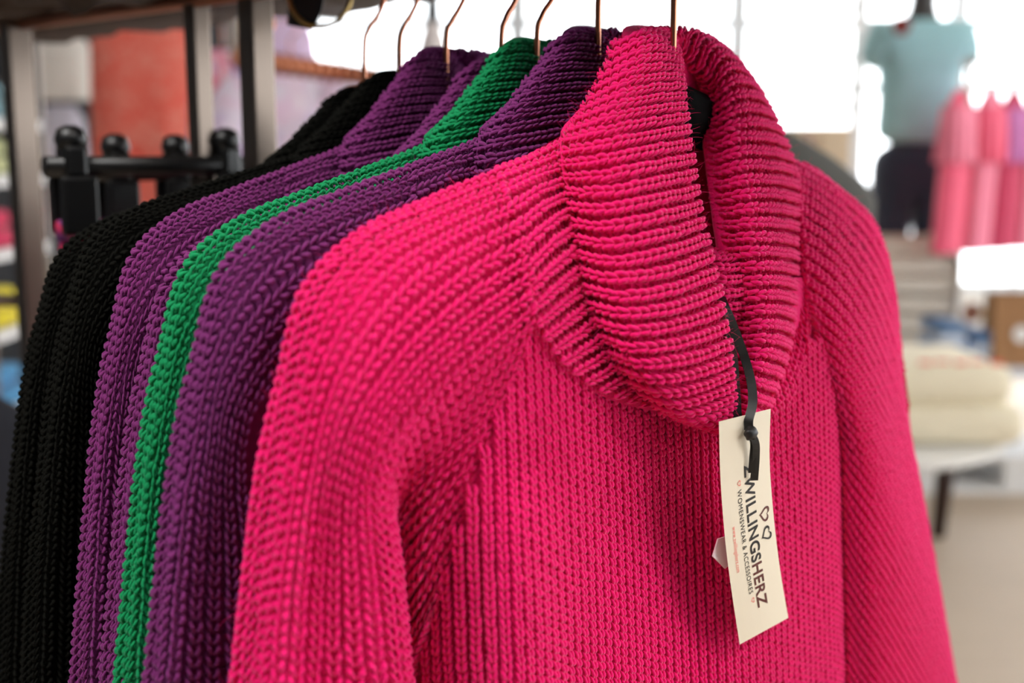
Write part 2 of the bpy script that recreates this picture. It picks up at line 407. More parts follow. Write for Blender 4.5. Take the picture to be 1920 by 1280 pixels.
for c_ in SLEEVE:                             # the sleeves hang on below the frame
    (x0_, y0_, b0_), (x1_, y1_, b1_) = c_[-2], c_[-1]
    mx_, my_ = (x1_-x0_)/(y1_-y0_), 0.0
    for y2_ in (1780, 2100): c_.append((x1_+mx_*0.6*(y2_-y1_), y2_, b1_))
SLEEVE_R = [
 [(1560,330,-.016),(1600,400,-.018),(1640,480,-.020),(1660,600,-.022),(1670,760,-.024),(1700,900,-.024)],
 [(1480,305,-.008),(1560,352,-.008),(1628,412,-.009),(1662,500,-.012),(1680,640,-.018),(1690,800,-.024)],
 [(1488,365,.010),(1560,415,.012),(1628,500,.008),(1668,600,-.004),(1684,720,-.014),(1700,880,-.022)],
 [(1496,440,.023),(1560,490,.026),(1622,580,.021),(1666,690,.006),(1694,790,-.010),(1712,960,-.020)],
 [(1504,530,.031),(1560,578,.036),(1620,665,.031),(1675,780,.012),(1712,880,-.006),(1730,1020,-.018)],
 [(1528,630,.035),(1575,680,.040),(1630,765,.036),(1688,875,.018),(1732,985,-.002),(1750,1130,-.016)],
 [(1558,730,.036),(1602,790,.042),(1652,875,.038),(1705,975,.022),(1752,1095,.000),(1775,1240,-.014)],
 [(1576,835,.036),(1622,900,.043),(1672,990,.040),(1724,1092,.025),(1772,1215,.002),(1798,1350,-.012)],
 [(1580,945,.036),(1627,1022,.044),(1682,1112,.041),(1736,1212,.027),(1792,1330,.004),(1820,1450,-.010)],
 [(1582,1062,.036),(1632,1142,.044),(1692,1240,.041),(1752,1342,.028),(1808,1450,.006),(1840,1540,-.008)],
 [(1584,1185,.036),(1640,1270,.044),(1702,1370,.041),(1762,1462,.028),(1822,1560,.008),(1850,1640,-.006)],
 [(1586,1320,.036),(1650,1420,.044),(1715,1520,.041),(1780,1600,.028),(1830,1680,.008),(1860,1740,-.006)],
]
def body_net():
    ys = [520, 640, 760, 880, 1000, 1120, 1250, 1380, 1500]
    xs = [770, 850, 930, 990, 1060, 1150, 1250, 1350, 1440, 1510, 1556, 1578, 1590]
    b0 = [.014, .037, .043, .043, .042, .040, .038, .040, .041, .041, .037, .022, .002]
    net = []
    for k, x in enumerate(xs):
        c = []
        for y in ys:
            t = (y-700)/600.0
            xx = x+(22*t if x < 1450 else 16*t)
            bb = b0[k]
            if y < 760: bb -= (760-y)/240*0.006
            if k in (2, 3): bb += 0.008*max(0, min(1, (y-860)/200))
            if k in (5, 6): bb -= 0.007*max(0, 1-abs(y-1000)/360)
            if k in (7, 8): bb += 0.003*max(0, min(1, (y-950)/250))
            c.append((xx, y, bb))
        net.append(c)
    return net
COLLAR_L = [  # fold edge, two points on the flap, outer edge; from the front up to the back of the neck
 [(1374,800,.058),(1362,806,.058),(1350,806,.055),(1340,802,.050)],
 [(1373,752,.066),(1325,774,.066),(1285,778,.060),(1252,768,.050)],
 [(1369,690,.067),(1300,716,.069),(1230,722,.063),(1180,704,.048)],
 [(1358,610,.064),(1280,638,.068),(1195,648,.061),(1138,630,.044)],
 [(1338,510,.057),(1260,540,.063),(1170,554,.056),(1106,540,.038)],
 [(1315,420,.047),(1240,443,.055),(1150,460,.048),(1086,450,.029)],
 [(1298,320,.036),(1220,337,.045),(1130,354,.038),(1068,352,.017)],
 [(1285,230,.024),(1215,242,.032),(1130,260,.027),(1060,274,.006)],
 [(1277,155,.010),(1225,158,.018),(1165,172,.015),(1104,198,-.003)],
 [(1270,102,-.003),(1236,92,.004),(1195,100,.003),(1146,124,-.010)],
 [(1264, 80,-.012),(1232,62,-.008),(1205,62,-.008),(1172,80,-.018)],
]
COLLAR_R = [
 [(1272, 92,-.013),(1276,66,-.013),(1286,60,-.015),(1296,72,-.021)],
 [(1300,118,-.008),(1318,82,-.008),(1338,80,-.012),(1352,96,-.022)],
 [(1335,160,.000),(1358,122,.003),(1384,126,-.002),(1402,148,-.016)],
 [(1342,225,.008),(1382,198,.015),(1424,200,.010),(1446,218,-.008)],
 [(1346,300,.017),(1392,286,.027),(1448,288,.021),(1483,300,-.002)],
 [(1355,380,.026),(1406,370,.038),(1464,372,.031),(1499,382,.006)],
 [(1370,450,.035),(1416,448,.047),(1468,450,.039),(1498,460,.014)],
 [(1386,540,.043),(1426,536,.054),(1470,538,.047),(1491,548,.024)],
 [(1397,630,.051),(1430,626,.060),(1463,630,.054),(1478,640,.034)],
 [(1394,700,.056),(1418,702,.063),(1443,708,.058),(1457,716,.042)],
 [(1387,762,.058),(1402,768,.062),(1418,774,.058),(1428,778,.048)],
 [(1378,800,.056),(1386,805,.057),(1392,806,.055),(1396,803,.050)],
]
STAND = [
 [(930,322,-.012),(990,300,-.012),(1055,272,-.013),(1110,240,-.014)],
 [(940,320,-.003),(1000,297,-.003),(1062,264,-.004),(1110,232,-.006)],
 [(950,345,.010),(1008,322,.010),(1068,298,.004),(1112,275,.000)],
 [(966,405,.024),(1020,368,.019),(1075,345,.008),(1120,318,.001)],
 [(985,480,.036),(1040,428,.027),(1092,402,.013),(1132,378,.003)],
 [(1003,560,.043),(1060,510,.034),(1108,472,.019),(1148,440,.007)],
 [(1030,630,.044),(1085,592,.037),(1132,552,.025),(1168,512,.013)],
 [(1080,692,.044),(1132,662,.040),(1172,622,.031),(1205,582,.020)],
 [(1160,742,.044),(1195,718,.043),(1225,682,.037),(1255,650,.027)],
 [(1270,772,.045),(1290,755,.045),(1310,745,.042),(1325,715,.034)],
 [(1385,782,.046),(1388,770,.046),(1390,765,.043),(1390,740,.036)],
 [(1470,760,.042),(1462,730,.043),(1452,700,.040),(1440,670,.032)],
 [(1512,650,.036),(1500,620,.034),(1485,590,.028),(1465,560,.020)],
 [(1512,520,.030),(1498,480,.026),(1480,450,.020),(1455,420,.010)],
 [(1505,430,.022),(1490,400,.016),(1470,370,.008),(1445,340,.000)],
 [(1495,340,.002),(1480,310,.000),(1460,290,-.006),(1430,260,-.012)],
]
INNER_BACK = [  # inside of the back of the neck, seen through the opening
 [(1205,92,-.013),(1235,300,-.010),(1230,480,-.006),(1230,700,-.004)],
 [(1268,88,-.015),(1300,300,-.012),(1300,480,-.008),(1300,700,-.006)],
 [(1335,120,-.016),(1360,330,-.012),(1370,480,-.008),(1370,700,-.006)],
 [(1400,190,-.015),(1430,360,-.010),(1440,500,-.006),(1440,700,-.004)],
]
NECK_ROLL = [
 [(1300,455,.018),(1345,470,.026),(1385,462,.026),(1425,455,.020)],
 [(1305,480,.030),(1352,490,.039),(1392,486,.038),(1430,480,.030)],
 [(1318,520,.036),(1358,528,.046),(1398,524,.044),(1436,520,.036)],
 [(1330,570,.036),(1364,578,.047),(1398,574,.045),(1440,565,.036)],
 [(1342,610,.030),(1370,616,.038),(1396,614,.037),(1440,605,.030)],
 [(1350,640,.016),(1374,642,.022),(1396,640,.022),(1440,630,.016)],
]
RAGLAN = np.array([(1003,560),(985,640),(940,760),(880,930),(820,1130),(790,1250),(775,1480)], float)

for c_ in STAND[1:10]:                        # the band starts a little under the sleeve's edge
    (x0_, y0_, b0_), (x1_, y1_, b1_) = c_[0], c_[1]; c_[0] = (x0_-(x1_-x0_)*0.25, y0_-(y1_-y0_)*0.25, b0_+0.0005)
def collar_net():
    net = []
    def inner(f, m, o, d):                    # the band doubled behind its fold
        L = [loc(*p) for p in (f, m, o)]
        i1 = L[0]+(L[1]-L[0])*0.22+np.array([0, d*0.75, 0]); i2 = L[0]+(L[1]-L[0])*0.85+np.array([0, d*1.25, 0.002])
        i3 = L[0]+(L[2]-L[0])*0.85+np.array([0, d*1.3, 0.002])
        return [i3, i2, i1]
    for f, m1, m2, o in COLLAR_L:
        net.append(inner(f, m1, m2, 0.013)+[loc(*p) for p in (f, m1, m2, o)])
    for f, m1, m2, o in COLLAR_R:
        net.append(inner(f, m1, m2, 0.013)+[loc(*p) for p in (f, m1, m2, o)])
    for c in net:                             # the outer edge curls under a little
        e = c[-1]; c.append(e+(c[-2]-e)*0.25+np.array([0, 0.008, 0.0]))
    return net

def squash(net, k):
    N = np.array(net, float); N[..., 1] *= k; return N

FLIP_R = False
def fuzz(name, surf, n, umin, umax, vmin, vmax, lo=0.003, hi=0.009, wid=0.00007, lift=0.0016):
    u = RNG.uniform(umin, umax, n); v = RNG.uniform(vmin, vmax, n)
    P = surf.look(surf.P, u, v); N = surf.look(surf.N, u, v); P = P+N*lift
    d = N*RNG.uniform(0.15, 0.9, (n, 1))+RNG.normal(0, 0.6, (n, 3)); d /= np.linalg.norm(d, axis=1, keepdims=True)
    L = RNG.uniform(lo, hi, (n, 1))*RNG.uniform(0.4, 1, (n, 1)); k = RNG.normal(0, 0.5, (n, 3)); k -= d*(k*d).sum(1, keepdims=True)
    sd = np.cross(d, RNG.normal(0, 1, (n, 3))); sd /= np.linalg.norm(sd, axis=1, keepdims=True)
    V = []; m = 5
    for i in range(m):
        t = i/(m-1); c = P+d*L*t+k*L*t*t; w = wid*(1-0.6*t); V += [c-sd*w, c+sd*w]
    V = np.stack(V, 1).reshape(-1, 3); o = (np.arange(n)*2*m)[:, None]
    Q = np.concatenate([o+np.array([[2*i, 2*i+1, 2*i+3, 2*i+2]]) for i in range(m-1)])
    return np_mesh(name, V, Q, None, np.zeros((len(V), 2)))
def build_sweater(kb, hero):
    """returns list of (part name, mesh)"""
    S = 6 if hero else 5; R = 6 if hero else 5
    out = []; cnt = 0; fz = {}
    def px_of(pts):                           # local points back to the reference pixels (for the raglan seam)
        Wp = O0[None]+pts[:, :1]*EA[None]-(pts[:, 1:2]/kb)*NB[None]; Wp[:, 2] += pts[:, 2]
        d = Wp-CAM[None]; z = d@FW; return 960+F*(d@RT)/z, 640-F*(d@UP)/z
    def right_of_raglan(pts, u, v):
        x, y = px_of(pts); sx = np.interp(y, RAGLAN[:, 1], RAGLAN[:, 0]); m = (x > sx-4) & (y > 600)
        # nothing where the neck seam covers the body
        ns = np.array([(985, 480), (1003, 560), (1030, 630), (1080, 692), (1160, 748), (1270, 800), (1385, 815), (1470, 760), (1512, 650)], float)
        ny = np.interp(x, ns[:, 0], ns[:, 1]); return m & (y > ny-14)
    # body
    sf = Surf(squash(cols(body_net()), kb), flip=True)
    if hero: out_f = [('body', fuzz('fuzz', sf, 1300, 0.15, 0.9, 0.1, 0.8))]
    if hero: me, n = knit('body', sf, 0.0068, 0.0042, True, right_of_raglan, S, R, fat=1.05, spread=0.27, groove=0.35, purl=-0.28)
    else: me, n = knit('body', sf, 0.0090, 0.0056, True, lambda p, u, v: np.zeros(len(p), bool), S, R)
    out.append(('body', me)); cnt += n
    # sleeves
    sf = Surf(squash(cols(SLEEVE), kb))
    me, n = knit('sleeve', sf, 0.0092, 0.0052, True, (lambda p, u, v: p[:, 2] > 0.975) if hero else None, S, R, umin=0.0 if hero else 0.45, umax=0.96, spread=0.31, fat=0.84, groove=0.3, purl=-0.34, base_h=-0.0060 if hero else -0.0032, ylen=1.3)
    if hero: out_f.append(('sleeve', fuzz('fuzz', sf, 3000, 0.1, 0.85, 0.0, 0.85)))
    out.append(('sleeve', me)); cnt += n
    sf = Surf(squash(cols(SLEEVE_R), kb), flip=FLIP_R)
    me, n = knit('sleeve', sf, 0.0106, 0.0052, True, None, S, R, vmax=0.93, umin=0.04, umax=1.0 if hero else 0.4, spread=0.19, fat=1.05, groove=0.6, purl=-0.66, base_h=-0.0068)
    if hero: out_f.append(('sleeve2', fuzz('fuzz', sf, 1300, 0.06, 1.0, 0.0, 0.8)))
    out.append(('sleeve', me)); cnt += n
    # neck band under the collar
    sf = Surf(squash(cols(STAND), kb))
    me, n = knit('neck_band', sf, 0.0086, 0.0048, False, None, S, R, umax=1.0 if hero else 0.45, fat=0.95, revv=True, spread=0.275, groove=0.42, purl=-0.30)
    out.append(('neck_band', me)); cnt += n
    sf = Surf(squash(cols(INNER_BACK), kb))
    me, n = knit('neck_lining', sf, 0.0086, 0.0048, True, None, 5, 5, umin=0.0 if hero else 2)
    out.append(('neck_lining', me)); cnt += n
    if hero:
        sf = Surf(squash(cols(NECK_ROLL), kb))
        me, n = knit('neck_seam_roll', sf, 0.0070, 0.0044, True, None, S, R)
        out.append(('neck_seam_roll', me)); cnt += n
    # folded collar
    sf = Surf(squash(collar_net(), kb), du=260, dv=160)
    me, n = knit('collar', sf, 0.0086, 0.0047, False, None, S, R, vmin=0.18, umax=1.0 if hero else 0.72, fat=1.0, revv=True, spread=0.275, groove=0.42, purl=-0.30)
    if hero: out_f.append(('collar', fuzz('fuzz', sf, 6000, 0.0, 1.0, 0.33, 1.0)))
    out.append(('collar', me)); cnt += n
    # back of the sweater
    Bk = [[(a, 0.021*kb/1.0 if kb == 1 else 0.019, z) for z in (1.285-0.40*abs(a), 1.12-0.05*abs(a), 1.0, 0.72)] for a in np.linspace(-0.195, 0.195, 9)]
    sf = Surf(np.array(Bk), flip=True)
    me, n = knit('back', sf, keep=lambda p, u, v: np.zeros(len(p), bool)); out.append(('back', me))
    print('stitches', cnt)
    return out, (out_f if hero else [])
GROUP = 'chunky turtleneck sweaters hanging on the rail'
pink = empty('turtleneck_sweater', (O0[0], O0[1], 0), PHI)
tag(pink, 'hot pink chunky rib-knit turtleneck sweater with a cream hang tag', 'sweater', GROUP)
parts_, fz_ = build_sweater(1.0, True); po = {}
for nm, me in parts_:
    po[nm if nm not in po else nm+'2'] = link(nm, me, M['pink'], pink)
for nm, me in fz_: tag(link('fuzz', me, M['fuzz'], po[nm]), kind='stuff')
REST, _ = build_sweater(0.57, False)
for nm, me in REST: me.materials.append(M['purple'])
HOOKS = [0.0, 0.0544, 0.1038, 0.135, 0.1868, 0.2351, 0.275]
SPEC = [  # material, label, scale across, scale up, shift across, drop
 ('purple', 'purple chunky turtleneck sweater right behind the hot pink one', 1.04, 1.0, 0.0, -0.003),
 ('green', 'emerald green chunky turtleneck sweater among purple ones', 1.0, 1.0, 0.0, 0.0),
 ('purple', 'purple chunky turtleneck sweater right behind the green one', 0.975, 1.0, 0.0, 0.010),
 ('purple', 'purple chunky turtleneck sweater right in front of the black ones', 0.94, 1.0, 0.0, 0.0),
 ('black', 'black chunky turtleneck sweater touching the purple ones', 0.95, 0.87, 0.0, 0.010),
 ('black', 'black chunky turtleneck sweater at the end of the row, beside the chrome posts', 0.95, 0.86, 0.0, 0.019),
]
ZP = 1.30
for s, (mk, lab, sx, sz, da, dz) in zip(HOOKS[1:], SPEC):
    p = O0-NB*s+EA*da
    t = empty('turtleneck_sweater', (p[0], p[1], ZP*(1-sz)-dz), PHI); t.scale = (sx, 1, sz)
    tag(t, lab, 'sweater', GROUP)
    for nm, me in REST:
        o = link(nm, me, None, t); o.material_slots[0].link = 'OBJECT'; o.material_slots[0].material = M[mk]
# ------------------------------------------------------------------ hangers, rail
D = -NB                                       # direction along the rail, away from the viewer
def rail_z(s): return 1.372+(s-0.275)*0.025
def rail_pt(s, a=0.0, dz=0.0): return O0+D*s+EA*a+np.array([0, 0, rail_z(s)+dz])
hl = ['black hanger with copper hook inside the hot pink sweater', 'black hanger with copper hook inside the purple sweater behind the pink one',
      'black hanger with copper hook inside the emerald green sweater', 'black hanger with copper hook in the purple sweater behind the green one',
      'black hanger with copper hook in the purple sweater before the black ones', 'black hanger with copper hook in the black sweater touching the purple ones',
      'black hanger with copper hook in the black sweater at the row end']
for k, s in enumerate(HOOKS):
    base = O0+D*s; rz = rail_z(s); dz = rz-1.3725; drop = [0, 0, 0, .010, 0, .012, .022][k]
    h = empty('clothes_hanger', (base[0], base[1], 1.298+dz), PHI); tag(h, hl[k], 'hanger', 'copper-hooked hangers on the rail')
    tw = [0, 0.1, -0.12, 0.05, 0.0, 0.06, -0.05][k]
    pts = crv([(0, 0, -0.03-drop), (0, 0, 0.02+[.03,.022,.006,.004,.008,.004,.004][k]), (.004, 0, .040), (.011, 0, .049), (.0165, 0, .058), (.018, 0, .0665), (.0155, 0, .075), (.009, 0, .081), (0, 0, .0835), (-.008, 0, .081), (-.0135, 0, .074), (-.0145, 0, .069)], 5)
    if k < 2: pts = crv([(0, 0, -0.03), (0, 0, 0.02), (0, 0, .046), (.003, 0, .052), (.010, 0, .057), (.0155, 0, .062), (.017, 0, .0685), (.0145, 0, .0755), (.009, 0, .0805), (0, 0, .0835), (-.008, 0, .081), (-.0135, 0, .074), (-.0145, 0, .069)], 5)
    pts = [(x*math.cos(tw), x*math.sin(tw), z) for x, y, z in pts]
    tube('hook', pts, 0.0017, M['copper'], h, 10)
    for sg in (-1, 1):                        # a padded arm, tall at the middle, thin at the end
        V = []; Fc = []; n = 14; asx = [1, 1, 1, .95, .93, .92, .93][k]
        for i in range(n):
            t = i/(n-1); x = sg*0.205*t*asx; w2 = 0.0062+0.004*t
            zt = np.interp(0.205*t, [0, .03, .045, .07, .1, .15, .205], [0, -.006, -.014, -.038, -.058, -.080, -.103])-drop; hh = np.interp(0.205*t, [0, .03, .05, .08, .12, .205], [.032, .032, .030, .022, .018, .014])
            if i == n-1: hh *= 0.6; w2 *= 0.6
            for m in range(8):
                a = 2*math.pi*m/8; V.append((x, w2*math.cos(a), zt-hh/2+hh/2*math.sin(a)))
        for i in range(n-1):
            for m in range(8): Fc.append((i*8+m, i*8+(m+1) % 8, (i+1)*8+(m+1) % 8, (i+1)*8+m))
        Fc.append(tuple(range(8))); Fc.append(tuple((n-1)*8+m for m in range(8)))
        me = mesh('arm', V, Fc); bm = bmesh.new(); bm.from_mesh(me); bmesh.ops.recalc_face_normals(bm, faces=bm.faces); bm.to_mesh(me); bm.free(); smooth(me)
        link('arm', me, M['black_hanger'], h)
# ------------------------------------------------------------------ the hang tag
LE = crv([(1348,790),(1351,900),(1360,1015),(1372,1110),(1387,1208)], 10)
RE = crv([(1445,766),(1443,860),(1450,960),(1462,1062),(1478,1158)], 10)
TB = crv([(0,.0735),(1,.0715),(2,.068),(3,.063),(4,.056)], 10)[:, 1]
def card(s, t, lift=0.0):                     # s across (0 left, 1 right), t down (0..1)
    x = t*40; i = min(int(x), 39); f = x-i
    l = LE[i]*(1-f)+LE[i+1]*f; r = RE[i]*(1-f)+RE[i+1]*f; b = TB[i]*(1-f)+TB[i+1]*f
    p = l*(1-s)+r*s
    return wpt(p[0], p[1], b+0.004*math.sin(math.pi*s)*0.3+lift)
tp = card(0.5, 0.0)
tg = empty('hang_tag', tuple(tp)); tag(tg, 'cream paper hang tag on a black ribbon at the hot pink collar', 'tag')
V = []; Fc = []; ns, nt_ = 7, 41
for l in (0.0, -0.0011):
    for j in range(nt_):
        for i in range(ns): V.append(card(i/(ns-1), j/(nt_-1), l))
idx = lambda l, j, i: l*ns*nt_+j*ns+i
for j in range(nt_-1):
    for i in range(ns-1):
        Fc.append((idx(0,j,i), idx(0,j+1,i), idx(0,j+1,i+1), idx(0,j,i+1))); Fc.append((idx(1,j,i), idx(1,j,i+1), idx(1,j+1,i+1), idx(1,j+1,i)))
for j in range(nt_-1):
    for i in (0, ns-1):
        q = (idx(0,j,i), idx(1,j,i), idx(1,j+1,i), idx(0,j+1,i)); Fc.append(q if i == 0 else q[::-1])
for i in range(ns-1):
    for j in (0, nt_-1):
        q = (idx(0,j,i), idx(0,j,i+1), idx(1,j,i+1), idx(1,j,i)); Fc.append(q if j == 0 else q[::-1])
cd = linkw('card', mesh('card', V, Fc, False), M['card'], tg)
W0 = np.linalg.norm(card(1, .5)-card(0, .5)); H0 = sum(np.linalg.norm(card(.5, (k+1)/20)-card(.5, k/20)) for k in range(20))
def text_flat(body, spacing=1.0, bold=0.0):             # flat lettering: vertices and faces, height 1 = cap height
    cu = bpy.data.curves.new('lettering', 'FONT'); cu.body = body; cu.space_character = spacing; cu.resolution_u = 4; cu.offset = bold
    ob = bpy.data.objects.new('lettering', cu); COL.objects.link(ob)
    bpy.context.view_layer.update()
    me = bpy.data.meshes.new_from_object(ob.evaluated_get(bpy.context.evaluated_depsgraph_get()))
    bpy.data.objects.remove(ob); V = np.array([v.co[:] for v in me.vertices]); Fc = [tuple(p.vertices) for p in me.polygons]
    bpy.data.meshes.remove(me); return V, Fc
def print_on(name, V, Fc, x0, x1, t0, t1, s0, s1, cap, mat, lift=0.00025):
    """lay flat outlines on the card: x0..x1 of the outline go to t0..t1; the baseline runs from s0 to s1; cap = height in s"""
    bm = bmesh.new(); vs = []
    for x, y in V[:, :2]:
        k = (x-x0)/(x1-x0); vs.append(bm.verts.new(card(s0+(s1-s0)*k+y*cap, t0+(t1-t0)*k, lift)))
    for f in Fc:
        try: bm.faces.new([vs[i] for i in f])
        except ValueError: pass
    me = bpy.data.meshes.new(name); bm.to_mesh(me); bm.free(); return linkw(name, me, mat, cd)
V, Fc = text_flat('ZWILLINGSHERZ', 1.06, 0.018)
V1, F1 = text_flat('ZWILLINGS', 1.06, 0.018); xw = V[:, 0].max(); xs_ = V1[:, 0].max(); V2, F2 = text_flat('HERZ', 1.06, 0.018); V2[:, 0] += xw-V2[:, 0].max(); x0 = V[:, 0].min()
CAPH = 0.70
TT0, TT1 = 0.232, 0.885
print_on('brand_lettering', V1, F1, x0, xw, TT0, TT1, 0.49, 0.47, 0.19/CAPH, M['ink'])
print_on('brand_lettering', V2, F2, x0, xw, TT0, TT1, 0.49, 0.47, 0.19/CAPH, M['ink_brown'])
V, Fc = text_flat('WOMENSWEAR & ACCESSOIRES', 1.12); print_on('small_lettering', V, Fc, V[:, 0].min(), V[:, 0].max(), 0.325, 0.802, 0.325, 0.335, 0.083/CAPH, M['ink'])
V, Fc = text_flat('www.zwillingsherz.com', 1.08); print_on('web_lettering', V, Fc, V[:, 0].min(), V[:, 0].max(), 0.46, 0.675, 0.165, 0.155, 0.075/CAPH, M['ink_pink'])
def heart(w):                                 # outline of a heart drawn with a pen of width w (unit size)
    A = []
    for k in range(49):
        t = 2*math.pi*k/48; A.append((0.03*16*math.sin(t)**3, 0.03*(13*math.cos(t)-5*math.cos(2*t)-2*math.cos(3*t)-math.cos(4*t))))
    A = np.array(A[:-1]); c = A.mean(0); B = c+(A-c)*(1-w); V = np.concatenate([A, B]); n = 48
    return V, [(k, (k+1) % n, n+(k+1) % n, n+k) for k in range(n)]
def heart_on(sc, tc, size, w, mat, rot=0.0):
    V, Fc = heart(w); c, s_ = math.cos(rot), math.sin(rot); bm = bmesh.new()
    vs = [bm.verts.new(card(sc+(x*s_+y*c)*size/W0, tc+(x*c-y*s_)*size/H0, 0.0003)) for x, y in V]
    for f in Fc: bm.faces.new([vs[i] for i in f])
    me = bpy.data.meshes.new('printed_heart'); bm.to_mesh(me); bm.free(); linkw('printed_heart', me, mat, cd)
heart_on(0.83, 0.485, 0.0100, 0.30, M['ink_brown'], -0.25)
heart_on(0.83, 0.575, 0.0100, 0.30, M['ink'], 0.3)
heart_on(0.37, 0.298, 0.0036, 0.3, M['ink_pink']); heart_on(0.39, 0.836, 0.0036, 0.3, M['ink_pink'])
# ribbon
def strip(name, pts, width, thick, mat, parent, roll):
    pts = crv(pts, 8); n = len(pts); V = []; Fc = []
    for i, p in enumerate(pts):
        a = roll(i/(n-1)); wv = (EA*math.cos(a)+NB*math.sin(a))*width/2; t = pts[min(i+1, n-1)]-pts[max(i-1, 0)]
        t /= np.linalg.norm(t); wv = wv-t*(wv@t); wv *= (width/2)/np.linalg.norm(wv); nv = np.cross(wv, t); nv *= thick/2/np.linalg.norm(nv)
        V += [p-wv-nv, p+wv-nv, p+wv+nv, p-wv+nv]
    for i in range(n-1):
        for k in range(4): Fc.append((i*4+k, i*4+(k+1) % 4, (i+1)*4+(k+1) % 4, (i+1)*4+k))
    Fc += [(0, 1, 2, 3), ((n-1)*4+3, (n-1)*4+2, (n-1)*4+1, (n-1)*4)]
    return linkw(name, mesh(name, V, Fc, False), mat, parent)
w_ = lambda *q: [wpt(*p) for p in q]
rb = strip('ribbon', w_((1352,556,.050),(1358,572,.058),(1366,610,.060),(1374,660,.062),(1379,720,.066),(1383,782,.069),(1386,806,.0695)), 0.0044, 0.0006, M['ribbon'], tg, lambda t: 0.5+0.3*t)
strip('ribbon', w_((1354,562,.051),(1362,580,.059),(1380,625,.062),(1398,676,.065),(1409,720,.070),(1411,757,.075),(1404,786,.0765),(1404,806,.077)), 0.0046, 0.0006, M['ribbon'], tg, lambda t: 0.3+0.9*t)
kn = bmesh.new(); bmesh.ops.create_uvsphere(kn, u_segments=14, v_segments=10, radius=1)
kc = wpt(1408, 812, .078)
for v in kn.verts:
    c = v.co.copy(); tws = 1+0.12*math.sin(5*math.atan2(c.z, c.x)+3*c.y)
    v.co = Vector(kc)+Vector(EA)*c.x*0.0043*tws+Vector(NB)*c.y*0.003+Vector((0, 0, 1))*c.z*0.0036*tws
linkw('ribbon_knot', bm_mesh('ribbon_knot', kn, True), M['ribbon'], tg)
strip('ribbon_tail', w_((1409,812,.0785),(1417,832,.079),(1417,860,.0775),(1414,900,.0755)), 0.0040, 0.0006, M['ribbon'], tg, lambda t: 0.2+0.5*t)
strip('ribbon_tail', w_((1408,814,.0775),(1413,832,.0775),(1411,860,.0765),(1409,886,.0755)), 0.0034, 0.0006, M['ribbon'], tg, lambda t: 0.6+0.2*t)
# plastic price sticker peeking out behind the card
P4 = w_((1347,1010,.063),(1337,1043,.062),(1360,1066,.061),(1392,1040,.060),(1380,1000,.061))
V = P4+[p-NB*0.0008 for p in P4]; n = 5
linkw('price_sticker', mesh('price_sticker', V, [tuple(range(n)), tuple(range(2*n-1, n-1, -1))]+[(k, n+k, n+(k+1) % n, (k+1) % n) for k in range(n)], False), M['sticker'], tg)

# ------------------------------------------------------------------ the rack: copper rail, live-edge board, chrome posts
rk = empty('clothes_rack', (O0+D*0.5)[:3] if False else tuple(O0+D*0.5)); rk.location.z = 0
tag(rk, 'clothes rack with a copper rail, live-edge wooden board and square chrome posts', 'clothes rack')
tubew('rail', [rail_pt(s) for s in np.linspace(-0.25, 1.3, 12)], 0.006, M['copper'], rk, 14)
# board above the rail with a wavy natural edge
n = 120; V = []; Fc = []
rr = np.random.default_rng(5); ph = rr.uniform(0, 6.28, 6)
for i in range(n):
    s = -0.3+1.65*i/(n-1)
    wv = sum(A*math.sin(f*s+p) for A, f, p in zip((.008, .006, .005, .003, .002), (17, 33, 58, 97, 160), ph))
    wz = sum(A*math.sin(f*s+p) for A, f, p in zip((.009, .007, .005), (21, 47, 90), ph[1:]))
    z0 = rail_z(s)
    prof = [(-0.20, 0.012+wz*.3), (-0.06, 0.010+wz*.5), (0.05+wv*.3, 0.006+wz*.4), (0.068+wv, 0.004+wz), (0.074+wv, 0.018+wz*.6), (0.066+wv, 0.045), (0.05, 0.055), (-0.2, 0.055)]
    for a, dz in prof: V.append(O0+D*s+EA*(-a)*1.0+np.array([0, 0, z0+dz]))
for i in range(n-1):
    for k in range(8): Fc.append((i*8+k, i*8+(k+1) % 8, (i+1)*8+(k+1) % 8, (i+1)*8+k))
Fc += [tuple(range(8)), tuple((n-1)*8+k for k in range(8))]
me = mesh('board', V, Fc); linkw('board', me, M['wood_dark'], rk)
def post(px, py, Y, w, name='post'):
    p = at(px, py, Y); boxw(name, (p[0], p[1], 0.70), (w, w, 1.40), M['post'], rk, PHI, 0.002); return p
POSTS = [(28, 60, 1.28, 0.026), (370, 60, 1.02, 0.017), (480, 60, 0.96, 0.021)]
for a in POSTS: post(*a)
# ------------------------------------------------------------------ things on and around the rack
M['brass'] = pmat('brass', srgb(190, 160, 100), 0.3, 1.0)
def flat_pattern(name, cols_, scale, rough=0.8, distort=2.0):     # blotchy printed fabric
    m = bpy.data.materials.new(name); m.use_nodes = True; nt = m.node_tree; b = nt.nodes['Principled BSDF']; b.inputs['Roughness'].default_value = rough
    tc = nt.nodes.new('ShaderNodeTexCoord'); n = nt.nodes.new('ShaderNodeTexNoise'); n.inputs['Scale'].default_value = scale; n.inputs['Distortion'].default_value = distort; n.inputs['Detail'].default_value = 1
    nt.links.new(tc.outputs['Object'], n.inputs['Vector']); r = nt.nodes.new('ShaderNodeValToRGB'); nt.links.new(n.outputs[0], r.inputs[0]); nt.links.new(r.outputs[0], b.inputs['Base Color'])
    e = r.color_ramp.elements
    while len(e) < len(cols_): e.new(0.5)
    for k, c in enumerate(cols_): e[k].position = 0.3+0.4*k/(len(cols_)-1); e[k].color = c
    return m
